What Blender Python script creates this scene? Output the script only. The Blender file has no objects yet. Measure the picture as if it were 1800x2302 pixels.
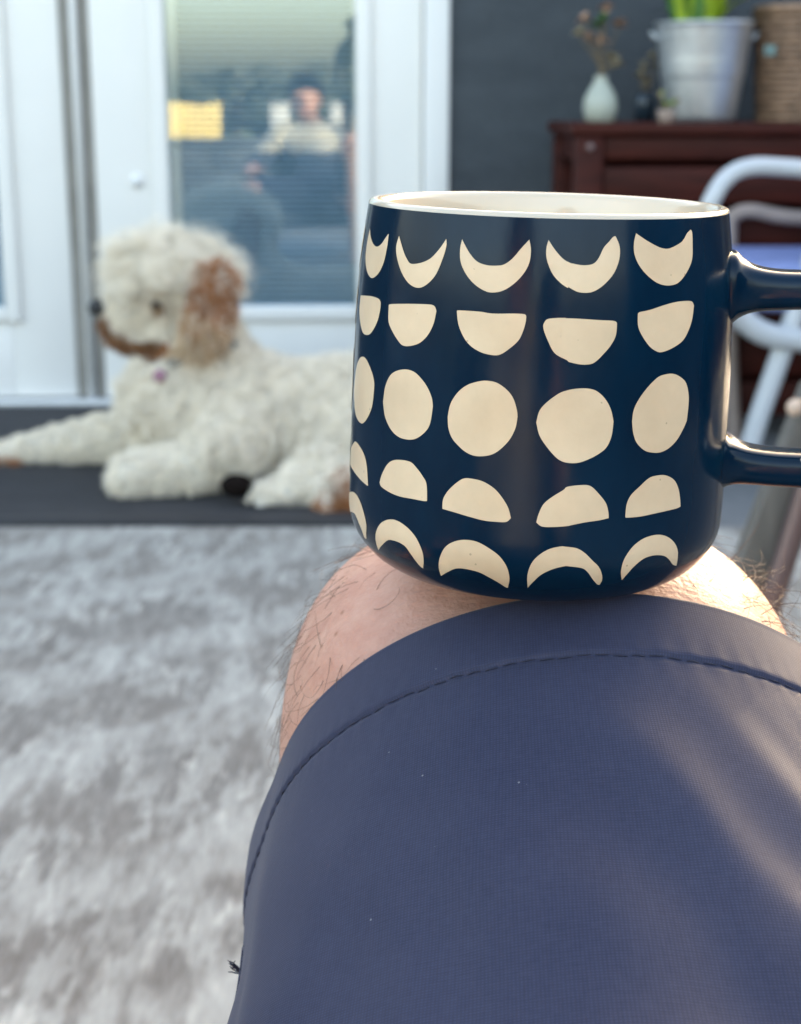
import bpy, bmesh, math, random
import numpy as np
from mathutils import Vector, Matrix, Euler

random.seed(7)
rng = np.random.default_rng(7)
S = bpy.context.scene
COL = S.collection
R = math.radians

# ------------------------------------------------------------------ camera, sky, sun, exposure
EYE = Vector((0.0, 0.0, 0.76))
PITCH = R(14.8)
FPX = 3460.0                                   # focal length in photograph pixels (1800 x 2302)
cam_d = bpy.data.cameras.new('camera')
cam = bpy.data.objects.new('camera', cam_d)
COL.objects.link(cam)
cam.location = EYE
cam.rotation_euler = (R(90) - PITCH, 0, 0)
cam_d.sensor_fit = 'VERTICAL'
cam_d.sensor_height = 24.0
cam_d.sensor_width = 18.77
cam_d.lens = 24.0 * FPX / 2302.0
cam_d.clip_start = 0.01
cam_d.clip_end = 400.0
cam_d.dof.use_dof = True
cam_d.dof.focus_distance = 0.375
cam_d.dof.aperture_fstop = 13.0
S.camera = cam

SUN_EL, SUN_AZ = R(15.0), R(28.0)              # azimuth measured from +Y towards +X
world = bpy.data.worlds.new('World')
S.world = world
world.use_nodes = True
wn = world.node_tree.nodes
bg = wn['Background']
sky = wn.new('ShaderNodeTexSky')
sky.sky_type = 'NISHITA'
sky.sun_disc = False
sky.sun_elevation = SUN_EL
sky.sun_rotation = SUN_AZ
sky.air_density = 1.0
sky.dust_density = 4.5
sky.ozone_density = 0.0
world.node_tree.links.new(sky.outputs[0], bg.inputs['Color'])
bg.inputs['Strength'].default_value = 0.15

sun_d = bpy.data.lights.new('sun', 'SUN')
sun_d.energy = 2.0
sun_d.angle = R(0.6)
sun_d.color = (1.0, 0.82, 0.62)
sun = bpy.data.objects.new('sun', sun_d)
COL.objects.link(sun)
SUN_DIR = Vector((math.sin(SUN_AZ) * math.cos(SUN_EL), math.cos(SUN_AZ) * math.cos(SUN_EL), math.sin(SUN_EL)))
sun.rotation_euler = SUN_DIR.to_track_quat('Z', 'Y').to_euler()
sun.location = (6, 4, 5)

S.view_settings.view_transform = 'Standard'
S.view_settings.look = 'None'
S.view_settings.gamma = 1.0
S.view_settings.use_curve_mapping = False
S.view_settings.exposure = 2.98
S.view_settings.use_white_balance = True      # the phone's automatic white balance in open shade
S.view_settings.white_balance_temperature = 7000
S.view_settings.white_balance_tint = 11
S.cycles.max_bounces = 8
S.cycles.transparent_max_bounces = 12
S.cycles.use_denoising = True

# ------------------------------------------------------------------ helpers
FWD = Vector((0, math.cos(PITCH), -math.sin(PITCH)))
UPV = Vector((0, math.sin(PITCH), math.cos(PITCH)))
def ray(px, py):
    return (Vector(((px - 900) / FPX, 0, 0)) + UPV * (-(py - 1151) / FPX) + FWD)
def at(px, py, Y):                             # photograph pixel + distance along +Y -> world point
    r = ray(px, py)
    return EYE + r * (Y / r.y)

def link(name, me, mat=None, parent=None, smooth=True):
    o = bpy.data.objects.new(name, me)
    COL.objects.link(o)
    if mat is not None:
        for m in (mat if isinstance(mat, (list, tuple)) else [mat]):
            me.materials.append(m)
    if parent is not None:
        o.parent = parent
    if smooth and hasattr(me, 'polygons') and len(me.polygons):
        me.polygons.foreach_set('use_smooth', np.ones(len(me.polygons), dtype=bool))
    return o
def tag(o, label=None, cat=None, group=None, kind=None):
    if label: o['label'] = label
    if cat: o['category'] = cat
    if group: o['group'] = group
    if kind: o['kind'] = kind
    return o
def thing(name, label, cat, loc=(0, 0, 0), rz=0.0, group=None):
    o = bpy.data.objects.new(name, None)
    COL.objects.link(o)
    o.empty_display_size = 0.05
    o.location = loc
    o.rotation_euler = (0, 0, rz)
    return tag(o, label, cat, group)

class MB:
    """collects vertices and faces, then links them as one mesh object"""
    def __init__(s):
        s.v, s.f = [], []
    def add(s, v, f):
        n = len(s.v)
        s.v += [tuple(x) for x in v]
        s.f += [tuple(i + n for i in q) for q in f]
        return s
    def box(s, x0, x1, y0, y1, z0, z1, M=None):
        v = [(x, y, z) for z in (z0, z1) for y in (y0, y1) for x in (x0, x1)]
        if M is not None:
            v = [M @ Vector(p) for p in v]
        return s.add(v, [(0, 2, 3, 1), (4, 5, 7, 6), (0, 1, 5, 4), (2, 6, 7, 3), (0, 4, 6, 2), (1, 3, 7, 5)])
    def tube(s, pts, rad, seg=14, flat=1.0):
        pts = [Vector(p) for p in pts]
        n = len(pts)
        rad = rad if isinstance(rad, (list, tuple, np.ndarray)) else [rad] * n
        ref = Vector((0, 0, 1)) if abs((pts[-1] - pts[0]).normalized().z) < 0.9 else Vector((1, 0, 0))
        rings = []
        for i in range(n):
            t = (pts[min(i + 1, n - 1)] - pts[max(i - 1, 0)]).normalized()
            a = t.cross(ref)
            if a.length < 1e-5: a = t.cross(Vector((0, 1, 0)))
            a.normalize()
            b = a.cross(t).normalized()
            ref = b
            rings.append([pts[i] + (a * math.cos(2 * math.pi * k / seg) + b * flat * math.sin(2 * math.pi * k / seg)) * rad[i] for k in range(seg)])
        v = [p for r in rings for p in r]
        f = [(i * seg + k, i * seg + (k + 1) % seg, (i + 1) * seg + (k + 1) % seg, (i + 1) * seg + k) for i in range(n - 1) for k in range(seg)]
        v += [pts[0], pts[-1]]
        c0, c1 = n * seg, n * seg + 1
        f += [(c0, (k + 1) % seg, k) for k in range(seg)]
        f += [(c1, (n - 1) * seg + k, (n - 1) * seg + (k + 1) % seg) for k in range(seg)]
        return s.add(v, f)
    def capsule(s, p0, p1, r0, r1, seg=16, k=5):
        p0, p1 = Vector(p0), Vector(p1)
        t = (p1 - p0)
        L = t.length
        t = t.normalized() if L > 1e-6 else Vector((0, 0, 1))
        pts, rad = [], []
        for i in range(k + 1):
            a = math.pi / 2 * i / k
            pts.append(p0 - t * r0 * math.cos(a)); rad.append(max(r0 * math.sin(a), 1e-4))
        for i in range(k + 1):
            a = math.pi / 2 * i / k
            pts.append(p1 + t * r1 * math.sin(a)); rad.append(max(r1 * math.cos(a), 1e-4))
        return s.tube(pts, rad, seg)
    def ellipsoid(s, c, r, seg=20, rings=12, n=2.0, ny=2.0, M=None):
        c = Vector(c)
        v, f = [], []
        sp = lambda x, e: math.copysign(abs(x) ** e, x)
        e = 2.0 / n
        for i in range(rings + 1):
            a = -math.pi / 2 + math.pi * i / rings
            for k in range(seg):
                b = 2 * math.pi * k / seg
                # long axis along y: superellipse in x-z
                p = Vector((r[0] * sp(math.cos(a), 2.0 / ny) * sp(math.cos(b), e), r[1] * sp(math.sin(a), 2.0 / ny), r[2] * sp(math.cos(a), 2.0 / ny) * sp(math.sin(b), e)))
                if M is not None: p = M @ p
                v.append(c + p)
        for i in range(rings):
            for k in range(seg):
                f.append((i * seg + k, i * seg + (k + 1) % seg, (i + 1) * seg + (k + 1) % seg, (i + 1) * seg + k))
        return s.add(v, f)
    def lathe(s, prof, seg=64, c=(0, 0, 0)):
        n = len(prof)
        v = [(c[0] + r * math.cos(2 * math.pi * k / seg), c[1] + r * math.sin(2 * math.pi * k / seg), c[2] + z) for z, r in prof for k in range(seg)]
        f = [(i * seg + k, i * seg + (k + 1) % seg, (i + 1) * seg + (k + 1) % seg, (i + 1) * seg + k) for i in range(n - 1) for k in range(seg)]
        return s.add(v, f)
    def mesh(s, name):
        me = bpy.data.meshes.new(name)
        me.from_pydata(s.v, [], s.f)
        me.validate()
        me.update()
        return me
    def build(s, name, mat, parent=None, smooth=False, bevel=0.0, seg=2):
        o = link(name, s.mesh(name), mat, parent, smooth)
        if bevel > 0:
            b = o.modifiers.new('bevel', 'BEVEL')
            b.width = bevel; b.segments = seg; b.limit_method = 'ANGLE'; b.angle_limit = R(40)
            b.harden_normals = False
            o.data.polygons.foreach_set('use_smooth', np.ones(len(o.data.polygons), dtype=bool))
        return o
    def union(s, name, voxel, smooth=4):
        """voxel-remeshes the overlapping closed pieces into one continuous skin"""
        me = s.mesh(name + '_raw')
        bm = bmesh.new(); bm.from_mesh(me)
        bmesh.ops.remove_doubles(bm, verts=bm.verts, dist=1e-6)
        bmesh.ops.recalc_face_normals(bm, faces=bm.faces)
        bm.to_mesh(me); bm.free()
        o = bpy.data.objects.new('tmp', me); COL.objects.link(o)
        m = o.modifiers.new('r', 'REMESH'); m.mode = 'VOXEL'; m.voxel_size = voxel
        q = o.modifiers.new('s', 'SMOOTH'); q.factor = 0.5; q.iterations = smooth
        dg = bpy.context.evaluated_depsgraph_get()
        out = bpy.data.meshes.new_from_object(o.evaluated_get(dg), depsgraph=dg)
        bpy.data.objects.remove(o); bpy.data.meshes.remove(me)
        out.name = name
        return out

def bez(P, n=24):                              # Catmull-Rom through the points
    P = [Vector(p) for p in P]
    out = []
    for i in range(len(P) - 1):
        p0, p1, p2, p3 = P[max(i - 1, 0)], P[i], P[i + 1], P[min(i + 2, len(P) - 1)]
        for k in range(n):
            t = k / n
            out.append(0.5 * ((2 * p1) + (p2 - p0) * t + (2 * p0 - 5 * p1 + 4 * p2 - p3) * t * t + (3 * p1 - p0 - 3 * p2 + p3) * t ** 3))
    out.append(P[-1])
    return out

def strands(name, P, rad, mat, parent):
    """P: (count, points, 3) -> one hair-curves object"""
    N, K, _ = P.shape
    hc = bpy.data.hair_curves.new(name)
    hc.add_curves([K] * N)
    hc.position_data.foreach_set('vector', P.reshape(-1).astype(np.float32))
    a = hc.attributes.get('radius') or hc.attributes.new('radius', 'FLOAT', 'POINT')
    a.data.foreach_set('value', np.broadcast_to(rad, (N, K)).reshape(-1).astype(np.float32).copy())
    hc.materials.append(mat)
    o = bpy.data.objects.new(name, hc)
    COL.objects.link(o)
    if parent is not None: o.parent = parent
    return o

def tri_arrays(me):
    me.calc_loop_triangles()
    nt = len(me.loop_triangles)
    t = np.empty(nt * 3, dtype=np.int32); me.loop_triangles.foreach_get('vertices', t); t = t.reshape(-1, 3)
    v = np.empty(len(me.vertices) * 3); me.vertices.foreach_get('co', v); v = v.reshape(-1, 3)
    n = np.empty(len(me.vertices) * 3); me.vertices.foreach_get('normal', n); n = n.reshape(-1, 3)
    return v, n, t
def scatter(v, n, t, count, keep=None):
    a, b, c = v[t[:, 0]], v[t[:, 1]], v[t[:, 2]]
    ar = np.linalg.norm(np.cross(b - a, c - a), axis=1)
    if keep is not None: ar = ar * keep((a + b + c) / 3)
    i = rng.choice(len(t), count, p=ar / ar.sum())
    u = rng.random((count, 2)); w = u.sum(1) > 1; u[w] = 1 - u[w]
    uu, vv = u[:, :1], u[:, 1:]
    pos = a[i] + uu * (b[i] - a[i]) + vv * (c[i] - a[i])
    nn = n[t[i, 0]] * (1 - uu - vv) + n[t[i, 1]] * uu + n[t[i, 2]] * vv
    return pos, nn / np.linalg.norm(nn, axis=1, keepdims=True)

# ------------------------------------------------------------------ materials
class NT:
    def __init__(s, name):
        s.m = bpy.data.materials.new(name); s.m.use_nodes = True
        s.t = s.m.node_tree; s.n = s.t.nodes; s.b = s.n['Principled BSDF']
        s.tc = s.n.new('ShaderNodeTexCoord')
    def node(s, ty, **k):
        o = s.n.new(ty)
        for a, b in k.items(): setattr(o, a, b)
        return o
    def ln(s, a, b): s.t.links.new(a, b)
    def coord(s, which='Object', scale=(1, 1, 1), rot=(0, 0, 0)):
        mp = s.node('ShaderNodeMapping')
        mp.inputs['Scale'].default_value = scale; mp.inputs['Rotation'].default_value = rot
        s.ln(s.tc.outputs[which], mp.inputs['Vector'])
        return mp.outputs[0]
    def noise(s, co, scale, detail=4, rough=0.55, dist=0.0):
        x = s.node('ShaderNodeTexNoise')
        x.inputs['Scale'].default_value = scale; x.inputs['Detail'].default_value = detail
        x.inputs['Roughness'].default_value = rough; x.inputs['Distortion'].default_value = dist
        s.ln(co, x.inputs['Vector'])
        return x.outputs['Fac']
    def ramp(s, fac, stops):
        r = s.node('ShaderNodeValToRGB')
        e = r.color_ramp.elements
        while len(e) < len(stops): e.new(0.5)
        for q, (p, c) in zip(e, stops):
            q.position = p; q.color = tuple(c) + (1,) if len(c) == 3 else c
        s.ln(fac, r.inputs[0])
        return r.outputs[0]
    def mix(s, f, a, b, mode='MIX'):
        x = s.node('ShaderNodeMix', data_type='RGBA', blend_type=mode)
        for sock, v in ((x.inputs[0], f), (x.inputs[6], a), (x.inputs[7], b)):
            if hasattr(v, 'is_linked') or isinstance(v, bpy.types.NodeSocket): s.ln(v, sock)
            elif isinstance(v, (int, float)): sock.default_value = v
            else: sock.default_value = tuple(v) + (1,)
        return x.outputs[2]
    def math(s, op, a, b=0.0):
        x = s.node('ShaderNodeMath', operation=op)
        for i, v in enumerate((a, b)):
            if isinstance(v, bpy.types.NodeSocket): s.ln(v, x.inputs[i])
            else: x.inputs[i].default_value = v
        return x.outputs[0]
    def bump(s, h, strength=0.2, dist=0.01):
        x = s.node('ShaderNodeBump')
        x.inputs['Strength'].default_value = strength; x.inputs['Distance'].default_value = dist
        s.ln(h, x.inputs['Height']); s.ln(x.outputs[0], s.b.inputs['Normal'])
    def set(s, **k):
        for a, b in k.items():
            i = s.b.inputs[a.replace('_', ' ')]
            if isinstance(b, bpy.types.NodeSocket): s.ln(b, i)
            else: i.default_value = tuple(b) + (1,) if isinstance(b, (tuple, list)) and len(b) == 3 and i.type == 'RGBA' else b
        return s
def simple(name, col, rough=0.5, var=0.12, scale=12.0, bump=0.0, bscale=60.0, metal=0.0, stretch=(1, 1, 1), **k):
    t = NT(name)
    co = t.coord('Object', stretch)
    nz = t.noise(co, scale)
    lo = tuple(max(0, c * (1 - var)) for c in col); hi = tuple(min(1, c * (1 + var)) for c in col)
    t.set(Base_Color=t.ramp(nz, [(0.3, lo), (0.7, hi)]), Roughness=rough, Metallic=metal, **k)
    if bump > 0: t.bump(t.noise(co, bscale), bump, 0.004)
    return t.m

# ---- material list
white_paint = simple('white_door_paint', (0.79, 0.775, 0.74), 0.38, 0.035, 2.2, 0.03, 40)
casing_paint = simple('white_casing_paint', (0.74, 0.735, 0.72), 0.42, 0.03, 3.0)
weather_mat = simple('weatherstrip', (0.24, 0.225, 0.20), 0.6, 0.15, 8)
blind_mat = simple('blind_slat', (0.30, 0.42, 0.50), 0.45, 0.05, 3)
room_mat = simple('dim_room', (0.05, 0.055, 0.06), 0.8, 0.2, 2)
spacer_mat = simple('pane_spacer', (0.66, 0.64, 0.58), 0.5, 0.05, 4)
steel_mat = simple('lock_steel', (0.62, 0.63, 0.64), 0.35, 0.05, 10, metal=0.6)

t = NT('slate_wall_paint')                                             # dark blue-grey painted masonry
co = t.coord('Object', (1, 1, 3.2))
n1 = t.noise(co, 5, 6, 0.6); n2 = t.noise(co, 46, 4, 0.6)
t.set(Base_Color=t.mix(0.35, t.ramp(n1, [(0.3, (0.026, 0.036, 0.046)), (0.72, (0.056, 0.069, 0.080))]), t.ramp(n2, [(0.35, (0.026, 0.034, 0.042)), (0.7, (0.060, 0.070, 0.078))])), Roughness=0.62)
t.bump(n2, 0.55, 0.02)
wall_mat = t.m

t = NT('door_glass')                                                    # coated double glazing
t.n.remove(t.b)
gl = t.node('ShaderNodeBsdfGlossy'); gl.inputs['Roughness'].default_value = 0.0; gl.inputs['Color'].default_value = (0.74, 0.88, 1.0, 1)
tr = t.node('ShaderNodeBsdfTransparent'); tr.inputs['Color'].default_value = (0.95, 0.985, 0.995, 1)
lw = t.node('ShaderNodeLayerWeight'); lw.inputs['Blend'].default_value = 0.25
mx = t.node('ShaderNodeMixShader')
f = t.math('ADD', t.math('MULTIPLY', lw.outputs['Fresnel'], 0.4), 0.155)
t.ln(f, mx.inputs[0]); t.ln(tr.outputs[0], mx.inputs[1]); t.ln(gl.outputs[0], mx.inputs[2])
t.ln(mx.outputs[0], t.n['Material Output'].inputs['Surface'])
pane_mat = t.m

t = NT('patio_concrete')
co = t.coord('Object')
t.set(Base_Color=t.mix(0.5, t.ramp(t.noise(co, 3, 6), [(0.3, (0.11, 0.118, 0.122)), (0.7, (0.165, 0.17, 0.17))]), t.ramp(t.noise(co, 60, 3), [(0.3, (0.10, 0.105, 0.11)), (0.7, (0.19, 0.19, 0.19))])), Roughness=0.8)
t.bump(t.noise(co, 120, 3), 0.3, 0.003)
patio_mat = t.m

t = NT('lawn_grass')
co = t.coord('Object')
t.set(Base_Color=t.mix(0.5, t.ramp(t.noise(co, 0.7, 5), [(0.3, (0.055, 0.085, 0.025)), (0.7, (0.12, 0.13, 0.045))]), t.ramp(t.noise(co, 25, 4), [(0.3, (0.04, 0.07, 0.02)), (0.7, (0.14, 0.14, 0.05))])), Roughness=0.9)
t.bump(t.noise(co, 60, 4), 0.8, 0.03)
lawn_mat = t.m

t = NT('distressed_rug')                                                # worn pale blue, ivory and taupe pile
co = t.coord('Object', (1.0, 1.0, 1.0), (0, 0, R(-8)))
cs = t.coord('Object', (1.0, 0.24, 1.0), (0, 0, R(-5)))
cd = t.coord('Object', (1.7, 0.45, 1.0), (0, 0, R(52)))
big = t.noise(cd, 6.5, 5, 0.6, 0.3)
mid = t.noise(cs, 44.0, 4, 0.66, 0.2)
pale = t.noise(cs, 62.0, 3, 0.6, 0.2)
hue = t.noise(co, 8.0, 3, 0.5)
fine = t.noise(t.coord('Object', (1, 0.12, 1), (0, 0, R(-5))), 230.0, 3, 0.6)
c1 = t.ramp(big, [(0.41, (0.095, 0.078, 0.062)), (0.49, (0.180, 0.168, 0.150)), (0.57, (0.32, 0.32, 0.30))])
c2 = t.ramp(mid, [(0.40, (0.085, 0.068, 0.053)), (0.48, (0.185, 0.170, 0.150)), (0.56, (0.38, 0.375, 0.345))])
c3 = t.mix(0.72, c1, c2)
c4 = t.mix(t.ramp(pale, [(0.56, (0, 0, 0)), (0.64, (0.65, 0.65, 0.65))]), c3, (0.58, 0.565, 0.515))
c5 = t.mix(t.ramp(hue, [(0.42, (0.6, 0.6, 0.6)), (0.54, (0, 0, 0))]), c4, (0.12, 0.102, 0.085))
def band(rot, sc, warp):
    w = t.node('ShaderNodeTexWave', bands_direction='X'); w.inputs['Scale'].default_value = sc; w.inputs['Distortion'].default_value = warp
    w.inputs['Detail'].default_value = 3; w.inputs['Detail Scale'].default_value = 2.5
    t.ln(t.coord('Object', (1, 1, 1), (0, 0, R(rot))), w.inputs['Vector']); return w.outputs['Fac']
b1 = t.math('MULTIPLY', t.ramp(band(-58, 1.25, 2.2), [(0.42, (0, 0, 0)), (0.74, (1, 1, 1))]), t.ramp(mid, [(0.35, (1, 1, 1)), (0.60, (0.1, 0.1, 0.1))]))
b2 = t.math('MULTIPLY', t.ramp(band(52, 1.1, 2.6), [(0.52, (0, 0, 0)), (0.82, (1, 1, 1))]), t.ramp(pale, [(0.35, (0.2, 0.2, 0.2)), (0.60, (1, 1, 1))]))
c5 = t.mix(t.math('MULTIPLY', b1, 0.9), c5, (0.125, 0.104, 0.084))
c5 = t.mix(t.math('MULTIPLY', b2, 0.55), c5, (0.46, 0.46, 0.43))
c6 = t.mix(0.26, c5, t.ramp(fine, [(0.3, (0.08, 0.08, 0.08)), (0.7, (0.42, 0.42, 0.42))]))
c6 = t.mix(1.0, c6, (1.0, 0.965, 0.91), 'MULTIPLY')
t.set(Base_Color=c6, Roughness=0.95, Sheen_Weight=0.15)
t.bump(fine, 0.5, 0.002)
rug_mat = t.m

t = NT('charcoal_mat')                                                  # ribbed outdoor matting
co = t.coord('Object', (1, 1, 1), (0, 0, R(28)))
w = t.node('ShaderNodeTexWave'); w.inputs['Scale'].default_value = 28; w.inputs['Distortion'].default_value = 0.6
t.ln(co, w.inputs['Vector'])
t.set(Base_Color=t.mix(0.5, t.ramp(w.outputs['Fac'], [(0, (0.016, 0.016, 0.018)), (1, (0.040, 0.040, 0.044))]), t.ramp(t.noise(co, 9), [(0.3, (0.020, 0.020, 0.022)), (0.7, (0.045, 0.044, 0.047))])), Roughness=0.85)
t.bump(w.outputs['Fac'], 0.6, 0.004)
mat_mat = t.m
mat_edge = simple('mat_edging', (0.022, 0.022, 0.024), 0.7, 0.2, 20)

t = NT('navy_glaze')                                                    # satin dark blue mug glaze
co = t.coord('Object', (1, 1, 0.45))
n = t.noise(co, 55, 5, 0.6); nf = t.noise(co, 420, 3, 0.6)
t.set(Base_Color=t.ramp(n, [(0.25, (0.0003, 0.0092, 0.0235)), (0.75, (0.0008, 0.0165, 0.038))]), Roughness=t.ramp(nf, [(0.3, (0.13, 0.13, 0.13)), (0.7, (0.20, 0.20, 0.20))]), IOR=1.45, Specular_IOR_Level=0.22)
t.bump(n, 0.05, 0.002)
navy_mat = t.m

t = NT('bare_stoneware')                                                # cream resist marks
co = t.coord('Object')
sp = t.node('ShaderNodeTexVoronoi'); sp.inputs['Scale'].default_value = 330; t.ln(co, sp.inputs['Vector'])
n = t.noise(co, 40, 5, 0.6)
fleck = t.noise(co, 160, 2, 0.5)
spots = t.math('MULTIPLY', t.math('LESS_THAN', sp.outputs['Distance'], 0.10), t.math('GREATER_THAN', fleck, 0.60))
t.set(Base_Color=t.mix(t.math('MULTIPLY', spots, 0.5), t.ramp(n, [(0.3, (0.60, 0.445, 0.285)), (0.7, (0.73, 0.565, 0.375))]), (0.22, 0.16, 0.10)), Roughness=0.36, Coat_Weight=0.2, Coat_Roughness=0.15)
t.bump(t.noise(co, 260, 3), 0.08, 0.001)
cream_mat = t.m
liner_mat = simple('cream_liner_glaze', (0.55, 0.475, 0.365), 0.16, 0.03, 40, Coat_Weight=0.5)
drip_mat = simple('white_glaze', (0.8, 0.8, 0.78), 0.15, 0.02, 40)

t = NT('skin')                                                          # pale, slightly freckled
co = t.coord('Object')
n = t.noise(co, 26, 5, 0.65); n2 = t.noise(co, 120, 4, 0.6)
vo = t.node('ShaderNodeTexVoronoi'); vo.inputs['Scale'].default_value = 150; t.ln(co, vo.inputs['Vector'])
sel = t.noise(co, 70, 2, 0.5)
fr = t.math('MULTIPLY', t.ramp(vo.outputs['Distance'], [(0.05, (1, 1, 1)), (0.17, (0, 0, 0))]), t.ramp(sel, [(0.50, (0, 0, 0)), (0.58, (1, 1, 1))]))
base = t.mix(0.4, t.ramp(n, [(0.3, (0.46, 0.215, 0.145)), (0.7, (0.60, 0.335, 0.240))]), t.ramp(n2, [(0.3, (0.42, 0.175, 0.115)), (0.7, (0.64, 0.385, 0.285))]))
t.set(Base_Color=t.mix(t.math('MULTIPLY', fr, 0.75), base, (0.27, 0.11, 0.055)), Roughness=0.46, Subsurface_Weight=0.12, Subsurface_Radius=(0.006, 0.003, 0.0015), Subsurface_Scale=0.6)
lines = t.noise(t.coord('Object', (60, 400, 400), (0, R(6), R(10))), 1.0, 4, 0.65)
pores = t.noise(co, 700, 3, 0.6)
t.bump(t.math('ADD', lines, t.math('MULTIPLY', pores, 0.6)), 0.5, 0.0012)
skin_mat = t.m
leg_hair_mat = simple('leg_hair', (0.11, 0.055, 0.028), 0.45, 0.3, 300)
hair_mat = simple('dark_hair', (0.03, 0.022, 0.018), 0.5, 0.2, 60)
nail_mat = simple('lip', (0.45, 0.18, 0.15), 0.5, 0.05, 60)
eye_mat = simple('eye', (0.02, 0.015, 0.01), 0.15, 0.05, 60)

t = NT('navy_woven_twill')                                              # shorts fabric, UV in metres
uv = t.coord('UV')
def wave(co, direction, scale, dist=0.0):
    w = t.node('ShaderNodeTexWave', bands_direction=direction)
    w.inputs['Scale'].default_value = scale; w.inputs['Distortion'].default_value = dist
    w.inputs['Detail'].default_value = 1
    t.ln(co, w.inputs['Vector']); return w.outputs['Fac']
wx = wave(uv, 'X', 430, 0.15); wy = wave(uv, 'Y', 470, 0.15)
weave = t.math('MULTIPLY', wx, wy)
big = t.noise(t.coord('Object', (1, 1, 1)), 22, 5, 0.6)
fib = t.noise(t.coord('UV', (1, 6, 1)), 260, 3, 0.7)
slub = t.noise(t.coord('UV', (6, 1, 1)), 160, 3, 0.7)
vo = t.node('ShaderNodeTexVoronoi'); vo.inputs['Scale'].default_value = 130; t.ln(uv, vo.inputs['Vector'])
lint = t.math('MULTIPLY', t.math('LESS_THAN', vo.outputs['Distance'], 0.034), t.math('GREATER_THAN', t.noise(uv, 45, 2), 0.53))
c = t.ramp(weave, [(0.0, (0.0080, 0.0120, 0.034)), (0.7, (0.0245, 0.034, 0.083))])
c = t.mix(0.28, c, t.ramp(fib, [(0.35, (0.012, 0.014, 0.034)), (0.7, (0.048, 0.052, 0.092))]))
c = t.mix(0.20, c, t.ramp(slub, [(0.35, (0.013, 0.015, 0.036)), (0.7, (0.046, 0.050, 0.088))]))
c = t.mix(0.30, c, t.ramp(big, [(0.32, (0.016, 0.019, 0.045)), (0.7, (0.044, 0.046, 0.078))]))
c = t.mix(t.math('MULTIPLY', lint, 0.35), c, (0.35, 0.34, 0.34))
t.set(Base_Color=c, Roughness=0.75, Specular_IOR_Level=0.35, Sheen_Weight=0.12, Sheen_Roughness=0.4)
t.bump(t.math('ADD', weave, t.math('MULTIPLY', fib, 0.4)), 0.10, 0.0005)
shorts_mat = t.m
thread_mat = simple('dark_thread', (0.014, 0.016, 0.036), 0.7, 0.2, 500)

t = NT('khaki_shirt_painted_shade')
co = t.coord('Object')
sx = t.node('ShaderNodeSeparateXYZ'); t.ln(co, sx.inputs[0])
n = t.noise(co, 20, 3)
fac = t.math('GREATER_THAN', t.math('ADD', sx.outputs['Z'], t.math('MULTIPLY', n, 0.05)), 0.555)  # below this height the khaki is painted dark to stand in for shade
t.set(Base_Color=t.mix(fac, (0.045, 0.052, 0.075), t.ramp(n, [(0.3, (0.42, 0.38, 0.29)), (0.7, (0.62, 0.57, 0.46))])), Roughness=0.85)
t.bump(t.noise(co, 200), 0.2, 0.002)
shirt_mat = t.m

fur_cream = simple('cream_fur', (0.90, 0.81, 0.67), 0.7, 0.12, 30)
fur_tan = simple('tan_fur', (0.38, 0.150, 0.052), 0.7, 0.30, 30)
fur_light_tan = simple('light_tan_fur', (0.56, 0.39, 0.235), 0.7, 0.15, 25)
fur_brown = simple('brown_fur', (0.27, 0.125, 0.055), 0.7, 0.25, 25)
t = NT('dog_coat'); co = t.coord('Object')
t.set(Base_Color=t.ramp(t.noise(co, 30, 4), [(0.3, (0.50, 0.455, 0.38)), (0.7, (0.70, 0.655, 0.57))]), Roughness=0.85)
dog_mat = t.m
nose_mat = simple('black_nose', (0.008, 0.008, 0.009), 0.3, 0.1, 60, 0.3, 300)
pad_mat = simple('dark_pad', (0.008, 0.005, 0.004), 0.9, 0.2, 60, Specular_IOR_Level=0.1)
collar_mat = simple('grey_collar', (0.12, 0.14, 0.15), 0.6, 0.2, 60)
pink_mat = simple('pink_tag', (0.30, 0.13, 0.19), 0.4, 0.1, 60)

t = NT('dark_red_brown_wood')
co = t.coord('Object', (1.0, 8, 8))
n = t.noise(co, 5, 6, 0.65, 0.5)
t.set(Base_Color=t.ramp(n, [(0.25, (0.016, 0.0034, 0.0022)), (0.75, (0.068, 0.0125, 0.0078))]), Roughness=0.55, Specular_IOR_Level=0.14)
t.bump(n, 0.15, 0.003)
wood_mat = t.m
t = NT('weathered_brown_wood')
co = t.coord('Object', (14, 14, 1.5))
n = t.noise(co, 5, 6, 0.65, 0.5)
t.set(Base_Color=t.ramp(n, [(0.3, (0.075, 0.066, 0.056)), (0.7, (0.150, 0.132, 0.112))]), Roughness=0.5)
t.bump(n, 0.2, 0.003)
grey_wood = t.m
mauve_metal = simple('bronze_tube', (0.17, 0.115, 0.110), 0.30, 0.1, 20, metal=0.35)
bolt_mat = simple('tan_cap', (0.55, 0.40, 0.30), 0.5, 0.1, 40)

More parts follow.
